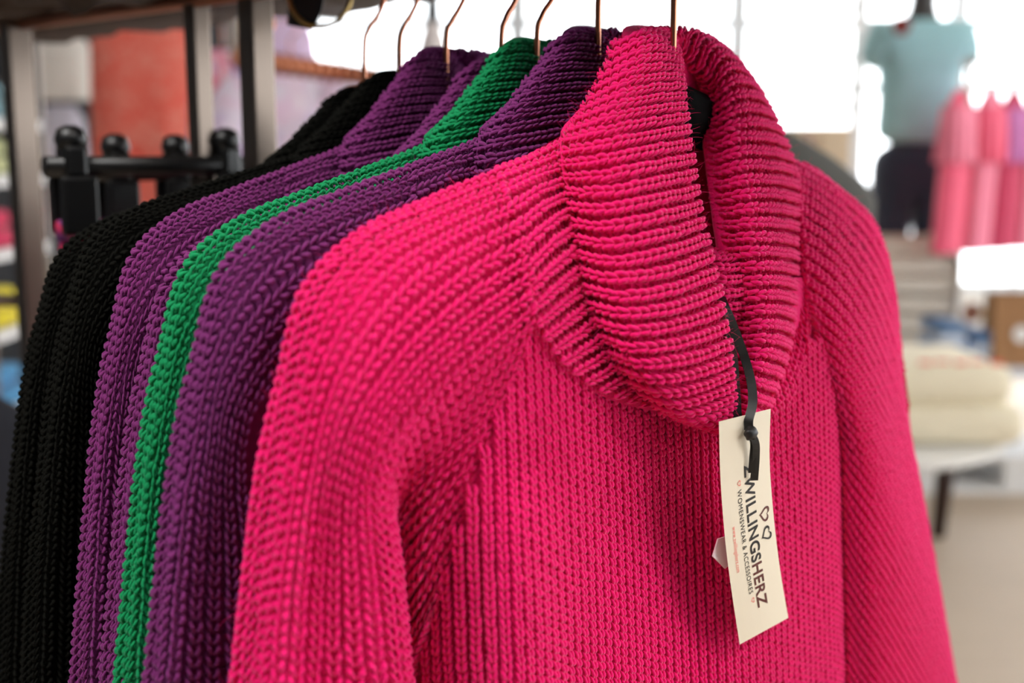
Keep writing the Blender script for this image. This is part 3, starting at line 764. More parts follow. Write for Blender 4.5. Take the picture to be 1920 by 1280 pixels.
# black paper label hung over the rail by a brass ring
sT = 0.42; c = at(572, 8, 0.955)
tb = empty('rail_label', tuple(c)); tag(tb, 'black paper label hanging from the copper rail by a brass ring', 'label')
quad = [at(545, -30, .955), at(612, -30, .955), at(604, 20, .955), at(586, 56, .955), at(538, 47, .955)]
V = quad+[q+np.array([0, 0.002, 0]) for q in quad]; n = 5
linkw('card', mesh('card', V, [tuple(range(n)), tuple(range(2*n-1, n-1, -1))]+[(k, n+k, n+(k+1) % n, (k+1) % n) for k in range(n)], False), pmat('black_card', srgb(16, 18, 26), 0.55), tb)
rc = at(600, -12, .94)
tubew('ring', [rc+np.array([0.024*math.cos(a), 0.010*math.sin(a), 0.026*math.sin(a)]) for a in np.linspace(0, 2*math.pi, 40)[:-1]], 0.0019, M['brass'], tb, 8, True)

# ------------------------------------------------------------------ clothes hanging in the shop
def garment(name, label, cat, group, top, face, wsh, whem, length, mat, sleeves=True, pleats=9, amp=0.06, depth=0.06, waist=None, sleeve_len=0.22, ruffle=None, hanger=True, sl_mat=None, seed=0, sd=0.055):
    """a garment on a hanger: hollow body with folds, two sleeves, hanger with hook. top = world point of the neck, face = rotation about z"""
    rg = np.random.default_rng(seed); t = empty(name, (float(top[0]), float(top[1]), float(top[2])), face); tag(t, label, cat, group)
    V = []; Fc = []; nr = 26; na = 40; ph = rg.uniform(0, 6.28, 3)
    for i in range(nr):
        u = i/(nr-1)
        if u < 0.10: hw = 0.055+(wsh/2-0.055)*(u/0.10)**0.8; z = -0.02-sd*(u/0.10)
        else:
            k = (u-0.10)/0.90; hw = wsh/2+(whem/2-wsh/2)*k; z = -0.02-sd-(length-0.02-sd)*k
            if waist: hw *= 1-(1-waist)*math.exp(-((k-0.38)/0.22)**2)
        dd = depth*(0.35+0.65*min(1, u/0.2))
        for j in range(na):
            a = 2*math.pi*j/na
            wv = 1+amp*min(1, u*1.6)*(math.sin(pleats*a+ph[0])+0.5*math.sin((pleats+3)*a+ph[1]+2*u))
            V.append((hw*math.copysign(abs(math.cos(a))**0.8, math.cos(a))*(0.6+0.4*wv), dd*math.sin(a)*wv, z))
    for i in range(nr-1):
        for j in range(na): Fc.append((i*na+j, (i+1)*na+j, (i+1)*na+(j+1) % na, i*na+(j+1) % na))
    link('body', mesh('body', V, Fc), mat, t)
    if sleeves:
        for sg in (-1, 1):
            pts = crv([(sg*(wsh/2-0.045), 0, -0.085), (sg*(wsh/2+0.01), 0, -0.11), (sg*(wsh/2+0.035), 0.005, -0.11-sleeve_len*0.5), (sg*(wsh/2+0.045), 0.01, -0.11-sleeve_len)], 5)
            rd = np.interp(np.linspace(0, 1, len(pts)), [0, 0.25, 1], [0.045, 0.06, 0.065])
            link('sleeve', tube_mesh('sleeve', pts, list(rd), 14), sl_mat or mat, t)
    if ruffle:
        V = []; Fc = []; na2 = 72
        for i in range(8):
            k = i/7; rx = (wsh/2+0.015)*(1+0.16*k); z = -0.085-ruffle*k
            for j in range(na2):
                a = 2*math.pi*j/na2; wv = 1+0.10*k*math.sin(14*a+ph[2]); V.append((rx*math.cos(a)*wv, (depth+0.012)*(1+0.25*k)*math.sin(a)*wv, z))
        for i in range(7):
            for j in range(na2): Fc.append((i*na2+j, (i+1)*na2+j, (i+1)*na2+(j+1) % na2, i*na2+(j+1) % na2))
        link('ruffle', mesh('ruffle', V, Fc), sl_mat or mat, t)
    if hanger:
        h = empty('clothes_hanger', (float(top[0]), float(top[1]), float(top[2])), face)
        tag(h, 'hanger holding the '+label.split(' hanging')[0].split(' on ')[0], 'hanger', 'hangers of the clothes around the shop')
        for sg in (-1, 1):
            link('arm', tube_mesh('arm', [(0, 0, -0.02), (sg*0.06, 0, -0.035), (sg*(wsh/2-0.03)*0.8, 0, -0.033-sd*0.95)], [0.009, 0.009, 0.007], 8), M['black_hanger'], h)
        link('hook', tube_mesh('hook', crv([(0, 0, -0.02), (0, 0, 0.04), (.015, 0, .058), (.02, 0, .075), (.014, 0, .092), (0, 0, .098), (-.014, 0, .092), (-.018, 0, .08)], 4), 0.002, 8), M['copper'], h)
    return t
def cloth(name, c, **k): return pmat(name, c, 0.85, 0, k.pop('noise', 0.10), k.pop('nscale', 12), 0.25, 50, sheen=0.15, **k)
coral = flat_pattern('coral_print', [srgb(236, 96, 80), srgb(240, 116, 98), srgb(244, 150, 132)], 22)
garment('coral_dress', 'coral red sleeveless dress hanging against the grey partition', 'dress', None, at(258, 2, 3.55), 0.1, 0.28, 0.31, 0.62, coral, False, 7, 0.05, 0.05, seed=1)
garment('white_blouse', 'white blouse hanging over a paler one beside the coral dress', 'blouse', None, at(112, 46, 4.15), 0.1, 0.20, 0.21, 0.255, cloth('white_cotton', srgb(238, 234, 226)), False, 6, 0.05, 0.05, sleeve_len=0.12, seed=2)
garment('lilac_blouse', 'pale lilac white blouse hanging below the white blouse', 'blouse', None, at(110, 186, 4.15), 0.1, 0.17, 0.18, 0.26, cloth('lilac_white_cotton', srgb(214, 212, 226)), False, 6, 0.05, 0.05, sleeve_len=0.1, seed=3)
blue_print = flat_pattern('blue_pink_print', [srgb(24, 70, 150), srgb(40, 96, 180), srgb(236, 196, 214), srgb(226, 110, 140), srgb(240, 224, 232)], 9, distort=1.2)
garment('printed_dress', 'sleeveless dress with a blue, white and pink swirling print', 'dress', None, at(418, 78, 3.0), 0.1, 0.17, 0.20, 0.42, blue_print, False, 5, 0.06, 0.04, seed=4)
lilac = flat_pattern('lilac_print', [srgb(214, 190, 232), srgb(236, 226, 244), srgb(238, 206, 234), srgb(246, 240, 248)], 7, distort=1.5)
garment('lilac_dress', 'lilac and white printed dress hanging under the beaded copper rail', 'dress', None, at(545, 108, 2.9), 0.15, 0.24, 0.30, 0.6, lilac, True, 7, 0.06, 0.05, seed=5)
garment('lilac_dress', 'white dress with lilac shimmer hanging beside the lilac printed one', 'dress', None, at(645, 140, 3.1), 0.15, 0.20, 0.26, 0.6, cloth('lilac_silk', srgb(226, 212, 238)), True, 7, 0.06, 0.05, seed=6)
garment('pale_lilac_top', 'pale pink lilac top hanging above the beaded copper rail', 'blouse', None, at(535, 20, 3.5), 0.15, 0.16, 0.18, 0.2, cloth('pale_lilac', srgb(232, 206, 238)), False, 7, 0.06, 0.04, seed=16)
# beaded copper rail behind (a bar wound with rings)
br = empty('copper_rail', tuple(at(515, 120, 2.5))); tag(br, 'copper rail wound with rings, carrying the lilac dresses', 'rail')
A, B = at(440, 108, 2.35), at(740, 150, 2.75)
tubew('bar', [A, B], 0.014, M['copper'], br, 12)
for k in range(16):
    p = A+(B-A)*(k+0.5)/16; d = (B-A)/np.linalg.norm(B-A); u = np.array([0, 0, 1.0]); v = np.cross(d, u); v /= np.linalg.norm(v)
    tubew('ring', [p+0.018*(u*math.cos(a)+v*math.sin(a)) for a in np.linspace(0, 2*math.pi, 17)[:-1]], 0.005, M['copper'], br, 8, True)
for q in (A, B): tubew('hanger_rod', [q, q+np.array([0, 0, ZC-q[2]])], 0.006, M['chrome'], br, 8)
# white bell-shaped pendant lamp
pc = at(812, 132, 3.2); pl = empty('pendant_lamp', tuple(pc)); tag(pl, 'white bell-shaped pendant lamp with a dark cap', 'lamp')
lathe('shade', [(0.046, 0), (0.047, 0.004), (0.044, 0.035), (0.034, 0.08), (0.022, 0.115), (0.018, 0.125)], pmat('white_enamel', srgb(226, 218, 216), 0.35), pl)
lathe('cap', [(0.018, 0.122), (0.020, 0.128), (0.018, 0.185), (0.008, 0.20)], M['black_plastic'], pl)
link('cord', tube_mesh('cord', [(0, 0, 0.19), (0, 0, ZC-pc[2])], 0.003, 6), M['black_plastic'], pl)
# skirt hangers with black clips on the same rail, red printed skirts below
redprint = flat_pattern('red_floral', [srgb(120, 10, 40), srgb(190, 24, 60), srgb(70, 40, 120), srgb(200, 90, 120)], 30)
pinkprint = flat_pattern('dusty_pink_floral', [srgb(120, 30, 50), srgb(190, 120, 130), srgb(150, 60, 80)], 34)
def skirt_hanger(s, a0, a1, z, label, label2, smat, clips, ah):
    base = O0+D*s; h = empty('clip_hanger', (base[0], base[1], z), PHI); tag(h, label, 'hanger', 'black clip hangers on the rail')
    am = (a0+a1)/2
    link('bar', tube_mesh('bar', [(a0, 0, 0), (a1, 0, 0)], 0.0085, 10), M['black_plastic'], h)
    for ca in clips:
        bm = bmesh.new(); box(bm, (ca, -0.010, -0.030), (0.030, 0.008, 0.046), 0, 0.003); box(bm, (ca, 0.010, -0.030), (0.030, 0.008, 0.046), 0, 0.003)
        box(bm, (ca, 0, 0.004), (0.018, 0.024, 0.026), 0, 0.004)
        link('clip', bm_mesh('clip', bm), M['black_plastic'], h)
        lathe('clip_grip', [(0.004, 0.010), (0.010, 0.013), (0.0125, 0.021), (0.010, 0.029), (0.004, 0.032)], M['black_plastic'], h, 14, (ca, 0, 0))
    hz = rail_z(s)-z
    link('hook', tube_mesh('hook', crv([(ah, 0, 0), (ah, 0, hz-0.03), (ah+.014, 0, hz-.016), (ah+.018, 0, hz-.006), (ah+.012, 0, hz+.005), (ah, 0, hz+.008), (ah-.012, 0, hz+.004)], 4), 0.002, 8), M['copper'], h)
    k = empty('skirt', (base[0], base[1], z-0.045), PHI); tag(k, label2, 'skirt')
    V = []; Fc = []; nr, na = 12, 60
    for i in range(nr):
        u = i/(nr-1); hw = (a1-a0)/2*(0.95+0.10*u); dd = 0.006+0.016*u
        for j in range(na):
            a = 2*math.pi*j/na; V.append((am+hw*math.cos(a), dd*math.sin(a)*(1+0.3*math.sin(9*a)), -0.55*u))
    for i in range(nr-1):
        for j in range(na): Fc.append((i*na+j, (i+1)*na+j, (i+1)*na+(j+1) % na, i*na+(j+1) % na))
    link('cloth', mesh('cloth', V, Fc), smat, k)
    link('waistband', tube_mesh('waistband', [(am-(a1-a0)/2*0.95, 0, -0.004), (am+(a1-a0)/2*0.95, 0, -0.004)], 0.008, 8), smat, k)
def aof(px, s):                               # a on the plane s behind the pink hanger
    return loc(px, 310, -s)[0]
s1, s2 = 0.50, 0.56
skirt_hanger(s1, aof(85, s1), aof(660, s1), loc(200, 312, -s1)[2], 'black clip hanger gripping the red floral skirt', 'red floral printed skirt hanging from a black clip hanger', redprint, [aof(135, s1), aof(425, s1)], aof(484, s1))
skirt_hanger(s2, aof(150, s2), aof(640, s2), loc(200, 322, -s2)[2], 'black clip hanger gripping the dusty pink skirt', 'dusty pink floral skirt behind the red one', pinkprint, [aof(218, s2), aof(330, s2)], aof(490, s2))

# navy dress on the lower rail at the end of the rack
lr0, lr1 = at(-330, 640, 1.5), at(60, 640, 1.42); lr0[2] = lr1[2] = 1.075
tubew('lower_rail', [lr0, lr1], 0.008, M['post'], rk, 10)
tubew('lower_rail_bracket', [lr1, lr1+np.array([0, 0, 0.35])], 0.006, M['post'], rk, 8); tubew('lower_rail_bracket', [lr0, lr0+np.array([0, 0, 0.35])], 0.006, M['post'], rk, 8)
nt = (lr0*0.42+lr1*0.58); nt[2] = 1.075-0.098
garment('navy_dress', 'navy blue dress hanging low at the end of the clothes rack', 'dress', None, nt, 0.0, 0.26, 0.34, 0.7, cloth('navy_wool', srgb(18, 20, 32)), False, 7, 0.05, 0.05, seed=31)
# shelf with coloured goods at the far left
sx = at(10, 640, 2.6); sh = empty('shelf_unit', (sx[0]-0.25, sx[1], 0)); tag(sh, 'white shelf unit with colourful folded clothes behind the rack', 'shelf')
gx = sx[0]-0.25
lev = [at(10, y, 2.6)[2] for y in (220, 330, 470, 620, 770)]
for z in lev: boxw('board', (gx, 2.72, z-0.012), (0.5, 0.36, 0.024), M['white_paint'], sh)
boxw('side', (gx-0.25, 2.72, 0.9), (0.024, 0.36, 1.8), M['white_paint'], sh)
for yy in (2.55, 2.89): boxw('upright', (gx+0.244, yy, 0.9), (0.012, 0.012, 1.8), M['post'], sh)
goods = [(lev[0], srgb(120, 160, 170), 'grey blue'), (lev[1], srgb(200, 205, 150), 'pale green'), (lev[2], srgb(220, 30, 90), 'magenta'), (lev[3], srgb(240, 220, 20), 'yellow'), (lev[4], srgb(60, 140, 190), 'sky blue')]
for z, c, nm in goods:
    for k in range(2):
        f = empty('folded_shirt', (gx+0.125-k*0.02, 2.66, z)); tag(f, '%s folded shirt, %s, on the white shelf unit' % (nm, 'lower of the pair' if k == 0 else 'upper of the pair'), 'shirt', 'folded shirts on the white shelf unit')
        link('fold', bm_mesh('fold', (lambda b: (box(b, (0, 0, 0.022+k*0.042), (0.24-0.02*k, 0.22, 0.04), 0.05*k, 0.015), b)[1])(bmesh.new()), True), cloth('folded_%s_%d' % (nm, k), tuple(min(1, x*(0.9+0.2*k)) for x in c[:3])+(1,)), f)
        link('collar', bm_mesh('collar', (lambda b: (box(b, (0, -0.06, 0.044+k*0.042), (0.12, 0.06, 0.012), 0, 0.005), b)[1])(bmesh.new()), True), cloth('folded_collar_%s_%d' % (nm, k), c), f)

# ------------------------------------------------------------------ right-hand side of the shop
# dark cardigan on a second rail behind the pink shoulder
garment('knitted_vest', 'dark olive sleeveless knitted vest behind the shoulder of the hot pink sweater', 'vest', None, at(1440, 220, 1.8), PHI, 0.66, 0.50, 0.6, cloth('dark_olive_wool', srgb(34, 33, 24)), False, 7, 0.04, 0.05, seed=9, sd=0.10)
# mannequin
def skin_mesh(name, verts, edges, radii, sub=2):
    me = bpy.data.meshes.new(name); me.from_pydata(verts, edges, []); ob = bpy.data.objects.new(name+'_build', me); COL.objects.link(ob)
    sk = ob.modifiers.new('skin', 'SKIN'); sk.use_smooth_shade = True
    for v, r in zip(me.skin_vertices[0].data, radii): v.radius = r if hasattr(r, '__len__') else (r, r)
    me.skin_vertices[0].data[0].use_root = True
    if sub: s = ob.modifiers.new('sub', 'SUBSURF'); s.levels = sub; s.render_levels = sub
    bpy.context.view_layer.update()
    out = bpy.data.meshes.new_from_object(ob.evaluated_get(bpy.context.evaluated_depsgraph_get())); out.name = name
    bpy.data.objects.remove(ob); smooth(out); return out
YM = 5.3; mp_ = at(1714, 320, YM); mx, mz = mp_[0], mp_[2]      # crotch
FZ = 0.40
mn = empty('mannequin', (mx, YM, FZ)); tag(mn, 'mannequin in a light blue short-sleeved top and navy trousers', 'mannequin')
H = mz-FZ                                      # crotch height above its plinth
sh_z = at(1714, 42, YM)[2]-FZ; nk = at(1700, 2, YM)[2]-FZ
T = sh_z-H
sv = [(0, 0, H+0.04), (0, 0, H+0.25*T), (0, 0, H+0.6*T), (0, 0.005, sh_z-0.05), (0, 0, sh_z+0.03), (0, -0.005, nk), (0, -0.01, nk+0.10), (0, -0.01, nk+0.19),
      (0.09, 0, H-0.03), (0.105, 0, H*0.52), (0.115, 0.01, 0.06), (0.125, -0.10, 0.02),
      (-0.09, 0, H-0.03), (-0.105, 0, H*0.52), (-0.115, 0.01, 0.06), (-0.125, -0.10, 0.02),
      (0.16, 0, sh_z-0.05), (0.195, 0, sh_z-0.10), (0.205, 0, sh_z-0.14), (-0.16, 0, sh_z-0.05), (-0.195, 0, sh_z-0.10), (-0.205, 0, sh_z-0.14)]
se = [(0,1),(1,2),(2,3),(3,4),(4,5),(5,6),(6,7),(0,8),(8,9),(9,10),(10,11),(0,12),(12,13),(13,14),(14,15),(3,16),(16,17),(17,18),(3,19),(19,20),(20,21)]
sr = [(0.13,0.10),(0.11,0.085),(0.12,0.095),(0.12,0.09),0.055,0.05,0.08,0.06,0.08,0.055,0.035,0.03,0.08,0.055,0.035,0.03,0.05,0.04,0.03,0.05,0.04,0.03]
link('body', skin_mesh('body', sv, se, sr), pmat('mannequin_charcoal', srgb(60, 58, 58), 0.5), mn)
aqua = cloth('aqua_jersey', srgb(160, 206, 214))
tv = [(0, 0, H+0.10), (0, 0, H+0.35*T), (0, 0, H+0.62*T), (0, 0.0, sh_z-0.07), (0, 0, sh_z+0.0), (0.17, 0, sh_z-0.055), (0.225, 0, sh_z-0.21), (-0.17, 0, sh_z-0.055), (-0.225, 0, sh_z-0.21)]
te = [(0,1),(1,2),(2,3),(3,4),(3,5),(5,6),(3,7),(7,8)]
tr = [(0.215,0.15),(0.185,0.14),(0.19,0.14),(0.20,0.135),(0.085,0.08),(0.10,0.09),(0.095,0.085),(0.10,0.09),(0.095,0.085)]
link('short_sleeved_top', skin_mesh('top', tv, te, tr), aqua, mn)
nv = [(0, 0, H+0.15), (0, 0, H+0.05), (0.085, 0, H-0.06), (0.105, 0, H*0.52), (0.115, 0.01, 0.10), (-0.085, 0, H-0.06), (-0.105, 0, H*0.52), (-0.115, 0.01, 0.10)]
link('trousers', skin_mesh('trousers', nv, [(0,1),(1,2),(2,3),(3,4),(1,5),(5,6),(6,7)], [(0.19,0.13),(0.20,0.14),(0.11,0.12),0.09,0.07,(0.11,0.12),0.09,0.07]), cloth('navy_denim', srgb(36, 44, 64)), mn)
# brooch flower on the neckline
fl = at(1690, 48, YM-0.16); bm = bmesh.new()
for k in range(6):
    a = k*math.pi/3; bmesh.ops.create_uvsphere(bm, u_segments=8, v_segments=6, radius=0.02, matrix=Matrix.Translation((fl[0]+0.022*math.cos(a), fl[1], fl[2]+0.022*math.sin(a))) @ Matrix.Diagonal((1, 0.6, 1, 1)))
linkw('brooch', bm_mesh('brooch', bm, True), cloth('dark_red_felt', srgb(130, 40, 36)), mn)
bx = empty('display_plinth', (mx, YM, 0)); tag(bx, 'white display plinth under the mannequin', 'plinth')
boxw('box', (mx, YM, FZ/2-0.01), (0.40, 0.40, FZ-0.02), M['white_paint'], bx, bev=0.006); boxw('top', (mx, YM, FZ-0.01), (0.42, 0.42, 0.02), M['white_paint'], bx, bev=0.004)
# pink dresses on their rail
pk = [cloth('rose_linen', srgb(236, 92, 124)), cloth('pale_rose_linen', srgb(238, 130, 156)), cloth('crimson_linen', srgb(196, 50, 90)), cloth('mauve_linen', srgb(190, 110, 170))]
PR = at(1850, 118, 4.85)
pr = empty('dress_rail', (PR[0], PR[1], 0)); tag(pr, 'chrome rail carrying the pink dresses', 'rail')
tubew('bar', [(PR[0]-0.10, PR[1]-0.1, PR[2]), (PR[0]+0.9, PR[1]+0.3, PR[2])], 0.012, M['chrome'], pr)
for q in ((PR[0]-0.10, PR[1]-0.1), (PR[0]+0.9, PR[1]+0.3)):
    tubew('upright', [(q[0], q[1], 0), (q[0], q[1], PR[2]+0.012)], 0.012, M['chrome'], pr)
for k, (px, m, lab) in enumerate([(1806, 0, 'rose pink ruffled dress next to the mannequin'), (1862, 1, 'pale pink ruffled dress in the middle of its rail'), (1905, 2, 'crimson pink ruffled dress behind the pale pink one'), (1952, 1, 'pale pink ruffled dress at the wall end of its rail')]):
    Y = 4.78+0.09*k; tpt = at(px, 140, Y); tpt[2] = PR[2]-0.092
    garment('ruffled_dress', lab, 'dress', 'pink dresses on the chrome rail', tpt, 0.9, 0.26, 0.40, 0.66, pk[m], False, 8, 0.09, 0.05, ruffle=0.22, sl_mat=pk[(m+1) % 2] if k != 2 else pk[3], seed=20+k)
# cream cabinet between the rack and the mannequin
cb0, cb1 = at(1478, 238, 4.7), at(1602, 238, 4.7); cw = cb1[0]-cb0[0]; cx = (cb0[0]+cb1[0])/2; cz = cb0[2]
cab = empty('cream_cabinet', (cx, 4.9, 0)); tag(cab, 'tall cream cabinet with two doors behind the hot pink sweater', 'cabinet')
M['cream'] = pmat('cream_lacquer', srgb(224, 202, 172), 0.5, 0, 0.05, 6)
boxw('body', (cx, 4.92, cz/2), (cw, 0.36, cz), M['cream'], cab, bev=0.004)
for sg in (-1, 1):
    dr = boxw('door', (cx+sg*cw/4, 4.73, cz/2+0.02), (cw/2-0.012, 0.018, cz-0.1), M['cream'], cab, bev=0.003)
    boxw('knob', (cx+sg*0.03, 4.712, cz*0.68), (0.02, 0.02, 0.02), M['brass'], dr, bev=0.006)
kp = at(1512, 256, 4.66); pch = empty('plum_pouch', (kp[0], kp[1], kp[2]-0.1)); tag(pch, 'plum purple drawstring pouch on the front of the cream cabinet', 'pouch')
lathe('bag', [(0.01, -0.0), (0.035, 0.006), (0.042, 0.03), (0.034, 0.06), (0.016, 0.078), (0.02, 0.09)], cloth('plum_velvet', srgb(120, 44, 100)), pch, 20, (0, 0, 0), 1, 0.7)
link('cord', tube_mesh('cord', [(0.016, -0.008, 0.078), (0.02, 0.02, 0.10), (0.0, 0.045, 0.12), (-0.02, 0.02, 0.10), (-0.016, -0.008, 0.078)], 0.003, 6), cloth('plum_cord', srgb(90, 30, 70)), pch)
# white post and shelves between
wp = at(1611, 100, 6.2); wpo = empty('display_post', (wp[0], wp[1], 0)); tag(wpo, 'tall white display post with side brackets beside the mannequin', 'post')
boxw('column', (wp[0], wp[1], 1.15), (0.06, 0.06, 2.3), M['white_paint'], wpo, bev=0.004); boxw('foot', (wp[0], wp[1], 0.015), (0.3, 0.3, 0.03), M['white_paint'], wpo, bev=0.004)
for z in (1.5, 1.75, 2.0): boxw('bracket', (wp[0]-0.16, wp[1], z), (0.28, 0.03, 0.03), M['white_paint'], wpo, bev=0.003)
# slatted white crates stacked behind the shoulder
M['crate'] = pmat('limed_wood', srgb(214, 204, 190), 0.7, 0, 0.12, 8)
ctop = at(1700, 440, 4.92); ch = 0.235; nc = 3
for k in range(nc):
    z0 = ctop[2]-(nc-k)*ch
    c_ = empty('wooden_crate', (ctop[0], ctop[1], z0)); tag(c_, ['limed wooden crate at the bottom of its stack', 'limed wooden crate in the middle of its stack', 'limed wooden crate on top of its stack'][k], 'crate', 'stacked limed crates')
    for j in range(3): 
        for sy in (-1, 1): boxw('slat', (ctop[0], ctop[1]+sy*0.15, z0+0.04+j*0.078), (0.36, 0.012, 0.056), M['crate'], c_)
    for j in range(3):
        for sx_ in (-1, 1): boxw('slat', (ctop[0]+sx_*0.174, ctop[1], z0+0.04+j*0.078), (0.012, 0.288, 0.056), M['crate'], c_)
    for sx_ in (-1, 1):
        for sy in (-1, 1): boxw('corner_post', (ctop[0]+sx_*0.156, ctop[1]+sy*0.132, z0+ch/2), (0.024, 0.024, ch), M['crate'], c_)
    boxw('bottom', (ctop[0], ctop[1], z0+0.008), (0.33, 0.27, 0.012), M['crate'], c_)
zb = ctop[2]-nc*ch
st = empty('low_bench', (ctop[0], ctop[1], 0)); tag(st, 'low white bench under the stacked crates', 'bench')
boxw('seat', (ctop[0], ctop[1], zb-0.015), (0.55, 0.28, 0.03), M['white_paint'], st, bev=0.003)
for sx_ in (-1, 1): boxw('leg', (ctop[0]+sx_*0.24, ctop[1], (zb-0.03)/2), (0.03, 0.26, zb-0.03), M['white_paint'], st)
# back display table with a grey-blue cloth and piles of jeans, brown bag
tz = at(1860, 676, 4.35)[2]; tc_ = at(1880, 676, 4.45)
dt = empty('display_table', (tc_[0], tc_[1], 0)); tag(dt, 'low display table with a pale top carrying jeans and a brown bag', 'table')
boxw('top', (tc_[0], tc_[1], tz-0.02), (0.95, 0.5, 0.04), pmat('pale_grey_top', srgb(206, 210, 220), 0.6), dt, bev=0.004)
for sx_ in (-1, 1):
    for sy in (-1, 1): boxw('leg', (tc_[0]+sx_*0.43, tc_[1]+sy*0.215, (tz-0.04)/2), (0.05, 0.05, tz-0.04), M['white_paint'], dt)
jm = [cloth('jean_light', srgb(176, 200, 226)), cloth('jean_mid', srgb(120, 160, 204)), cloth('jean_pale', srgb(206, 218, 236)), cloth('jean_dark', srgb(84, 120, 164))]
jl = ['light', 'mid', 'pale', 'dark']
for (px, n_, off) in ((1765, 4, 0), (1832, 3, 1)):
    b0 = at(px, 676, 4.34); wj = 0.115
    for k in range(n_):
        j = empty('folded_jeans', (b0[0], b0[1], tz+k*0.040)); m = (k+off) % 4
        tag(j, '%s blue folded jeans, number %d up in the %s' % (jl[m], k+1, 'taller pile' if n_ == 4 else 'pile beside the brown bag'), 'jeans', 'folded jeans on the display table')
        link('fold', bm_mesh('fold', (lambda b: (box(b, (0, 0, 0.020), (wj+0.012*math.sin(k*2.1), 0.20, 0.038), 0.06*math.sin(k*3), 0.014), b)[1])(bmesh.new()), True), jm[m], j)
        link('pocket', bm_mesh('pocket', (lambda b: (box(b, (0.01, -0.04, 0.040), (0.05, 0.05, 0.004), 0.06*math.sin(k*3), 0.001), b)[1])(bmesh.new())), jm[(m+1) % 4], j)
    if n_ == 4:
        lb = empty('leather_belt', (b0[0]+0.06, b0[1]-0.11, tz+0.16)); tag(lb, 'rolled brown leather belt on the taller pile of jeans', 'belt')
        link('coil', tube_mesh('coil', [(0.035*(1-k/90)*math.cos(k*0.35), -0.0, 0.036+0.035*(1-k/90)*math.sin(k*0.35)) for k in range(70)], 0.006, 6), cloth('brown_leather', srgb(120, 66, 44)), lb)
        link('buckle', bm_mesh('buckle', (lambda b: (box(b, (0.036, 0, 0.036), (0.012, 0.03, 0.03), 0, 0.003), b)[1])(bmesh.new())), M['brass'], lb)
# brown paper bag
bgp = at(1900, 662, 4.28); bag = empty('paper_bag', (bgp[0], bgp[1], tz)); tag(bag, 'brown paper carrier bag with a round white sticker', 'bag')
bwid, bdep, bhei = 0.20, 0.12, 0.265
V = []; Fc = []
for i in range(8):
    u = i/7
    for j, (a, b) in enumerate([(-1, -1), (0, -1), (1, -1), (1, 0), (1, 1), (0, 1), (-1, 1), (-1, 0)]):
        pin = 1-0.35*u if a != 0 and b == 0 else 1.0
        V.append((a*bwid/2*(1-0.25*u*(b == 0)), b*bdep/2*(1-0.3*u), bhei*u))
for i in range(7):
    for j in range(8): Fc.append((i*8+j, i*8+(j+1) % 8, (i+1)*8+(j+1) % 8, (i+1)*8+j))
Fc.append(tuple(range(8))[::-1])
link('body', mesh('body', V, Fc, False), pmat('kraft_paper', srgb(160, 118, 80), 0.8, 0, 0.1, 20), bag)
link('handle', tube_mesh('handle', crv([(-0.04, -0.045, bhei-0.01), (-0.035, -0.05, bhei+0.06), (0, -0.05, bhei+0.09), (0.035, -0.05, bhei+0.06), (0.04, -0.045, bhei-0.01)], 5), 0.003, 6), pmat('paper_cord', srgb(150, 110, 74), 0.8), bag)
link('sticker', bm_mesh('sticker', (lambda b: (bmesh.ops.create_cone(b, cap_ends=True, segments=24, radius1=0.03, radius2=0.03, depth=0.002, matrix=Matrix.Translation((0.0, -0.058, 0.12)) @ Matrix.Rotation(math.pi/2-0.07, 4, 'X')), b)[1])(bmesh.new())), M['white_paint'], bag)
# pallet on the floor under the display table
pz = (tc_[0], tc_[1]-0.19); pa = empty('white_pallet', (pz[0], pz[1], 0)); tag(pa, 'white painted pallet standing on the floor under the display table', 'pallet')
for k in range(4): boxw('deck_board', (pz[0], pz[1]+0.03+k*0.1, 0.135), (0.76, 0.085, 0.02), M['white_paint'], pa)
for dx in (-0.32, 0, 0.32): boxw('block', (pz[0]+dx, pz[1]+0.18, 0.075), (0.10, 0.38, 0.10), M['white_paint'], pa)
for k in range(3): boxw('base_board', (pz[0], pz[1]+0.03+k*0.15, 0.0125), (0.76, 0.085, 0.025), M['white_paint'], pa)
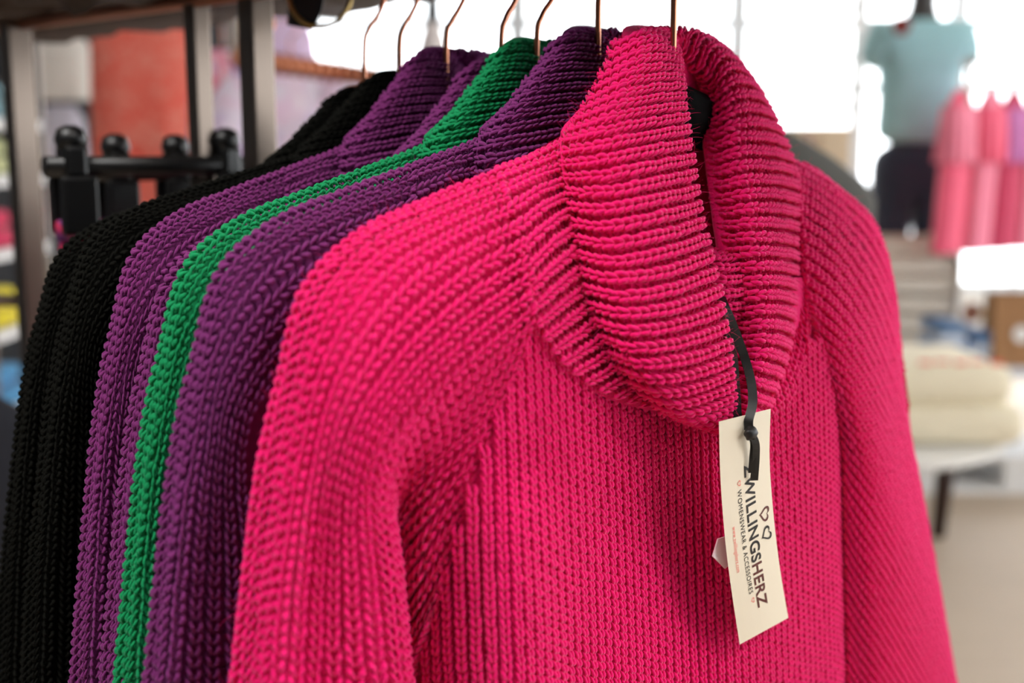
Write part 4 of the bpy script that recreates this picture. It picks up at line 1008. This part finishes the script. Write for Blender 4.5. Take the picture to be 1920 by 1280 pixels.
# round low table with a folded cream blanket
TZ = 0.36; tf = atz(1690, 872, TZ); RT_ = 0.45; tcx, tcy = tf[0], tf[1]+RT_
rt = empty('round_table', (tcx, tcy, 0)); tag(rt, 'low round table with a white top, brass edge and dark legs', 'table')
lathe('top', [(RT_-0.007, TZ-0.022), (RT_, TZ-0.018), (RT_, TZ-0.004), (RT_-0.006, TZ)], pmat('white_lacquer', srgb(226, 224, 220), 0.35), rt, 64)
link('brass_rim', tube_mesh('brass_rim', [(RT_+0.001*math.cos(a), RT_+0.001*math.sin(a), TZ-0.014) for a in np.linspace(0, 2*math.pi, 65)[:-1]], 0.010, 8, False, True), pmat('brushed_brass', srgb(206, 168, 90), 0.35, 0.9), rt)
dkw = pmat('dark_walnut', srgb(56, 34, 26), 0.5, 0, 0.3, 20)
lp = atz(1758, 1005, 0.0); la = math.atan2(lp[1]-tcy, lp[0]-tcx); lr = math.hypot(lp[1]-tcy, lp[0]-tcx)
for k in range(4):
    a = la+k*math.pi/2; link('leg', tube_mesh('leg', [((lr+0.02)*math.cos(a), (lr+0.02)*math.sin(a), TZ-0.02), (lr*math.cos(a), lr*math.sin(a), 0.0)], [0.036, 0.022], 12), dkw, rt)
cr_ = cloth('cream_wool', srgb(236, 226, 200), noise=0.05)
bl = empty('folded_blanket', (tcx+0.17, tcy+0.02, TZ)); tag(bl, 'cream folded blanket with red stitching on the round low table', 'blanket')
for k in range(2):
    bm = bmesh.new(); box(bm, (0.0-0.015*k, -0.03+0.01*k, 0.068+k*0.12), (0.58-0.05*k, 0.50-0.03*k, 0.13), 0.05*k-0.05, 0.05)
    bmesh.ops.subdivide_edges(bm, edges=bm.edges[:], cuts=2, use_grid_fill=True)
    for v in bm.verts: v.co.z += 0.008*math.sin(9*v.co.x+k)*math.cos(7*v.co.y)*(0.3+k*0.3); v.co.z = max(v.co.z, 0.001)
    link('fold', bm_mesh('fold', bm, True), cr_, bl)
rm = cloth('red_thread', srgb(226, 70, 50))
for k in range(5):
    boxo('red_stitch', (-0.02+0.055*k, -0.20+0.01*(k % 2), 0.254), (0.04, 0.018, 0.012), rm, bl, 0.1*k, 0.003)
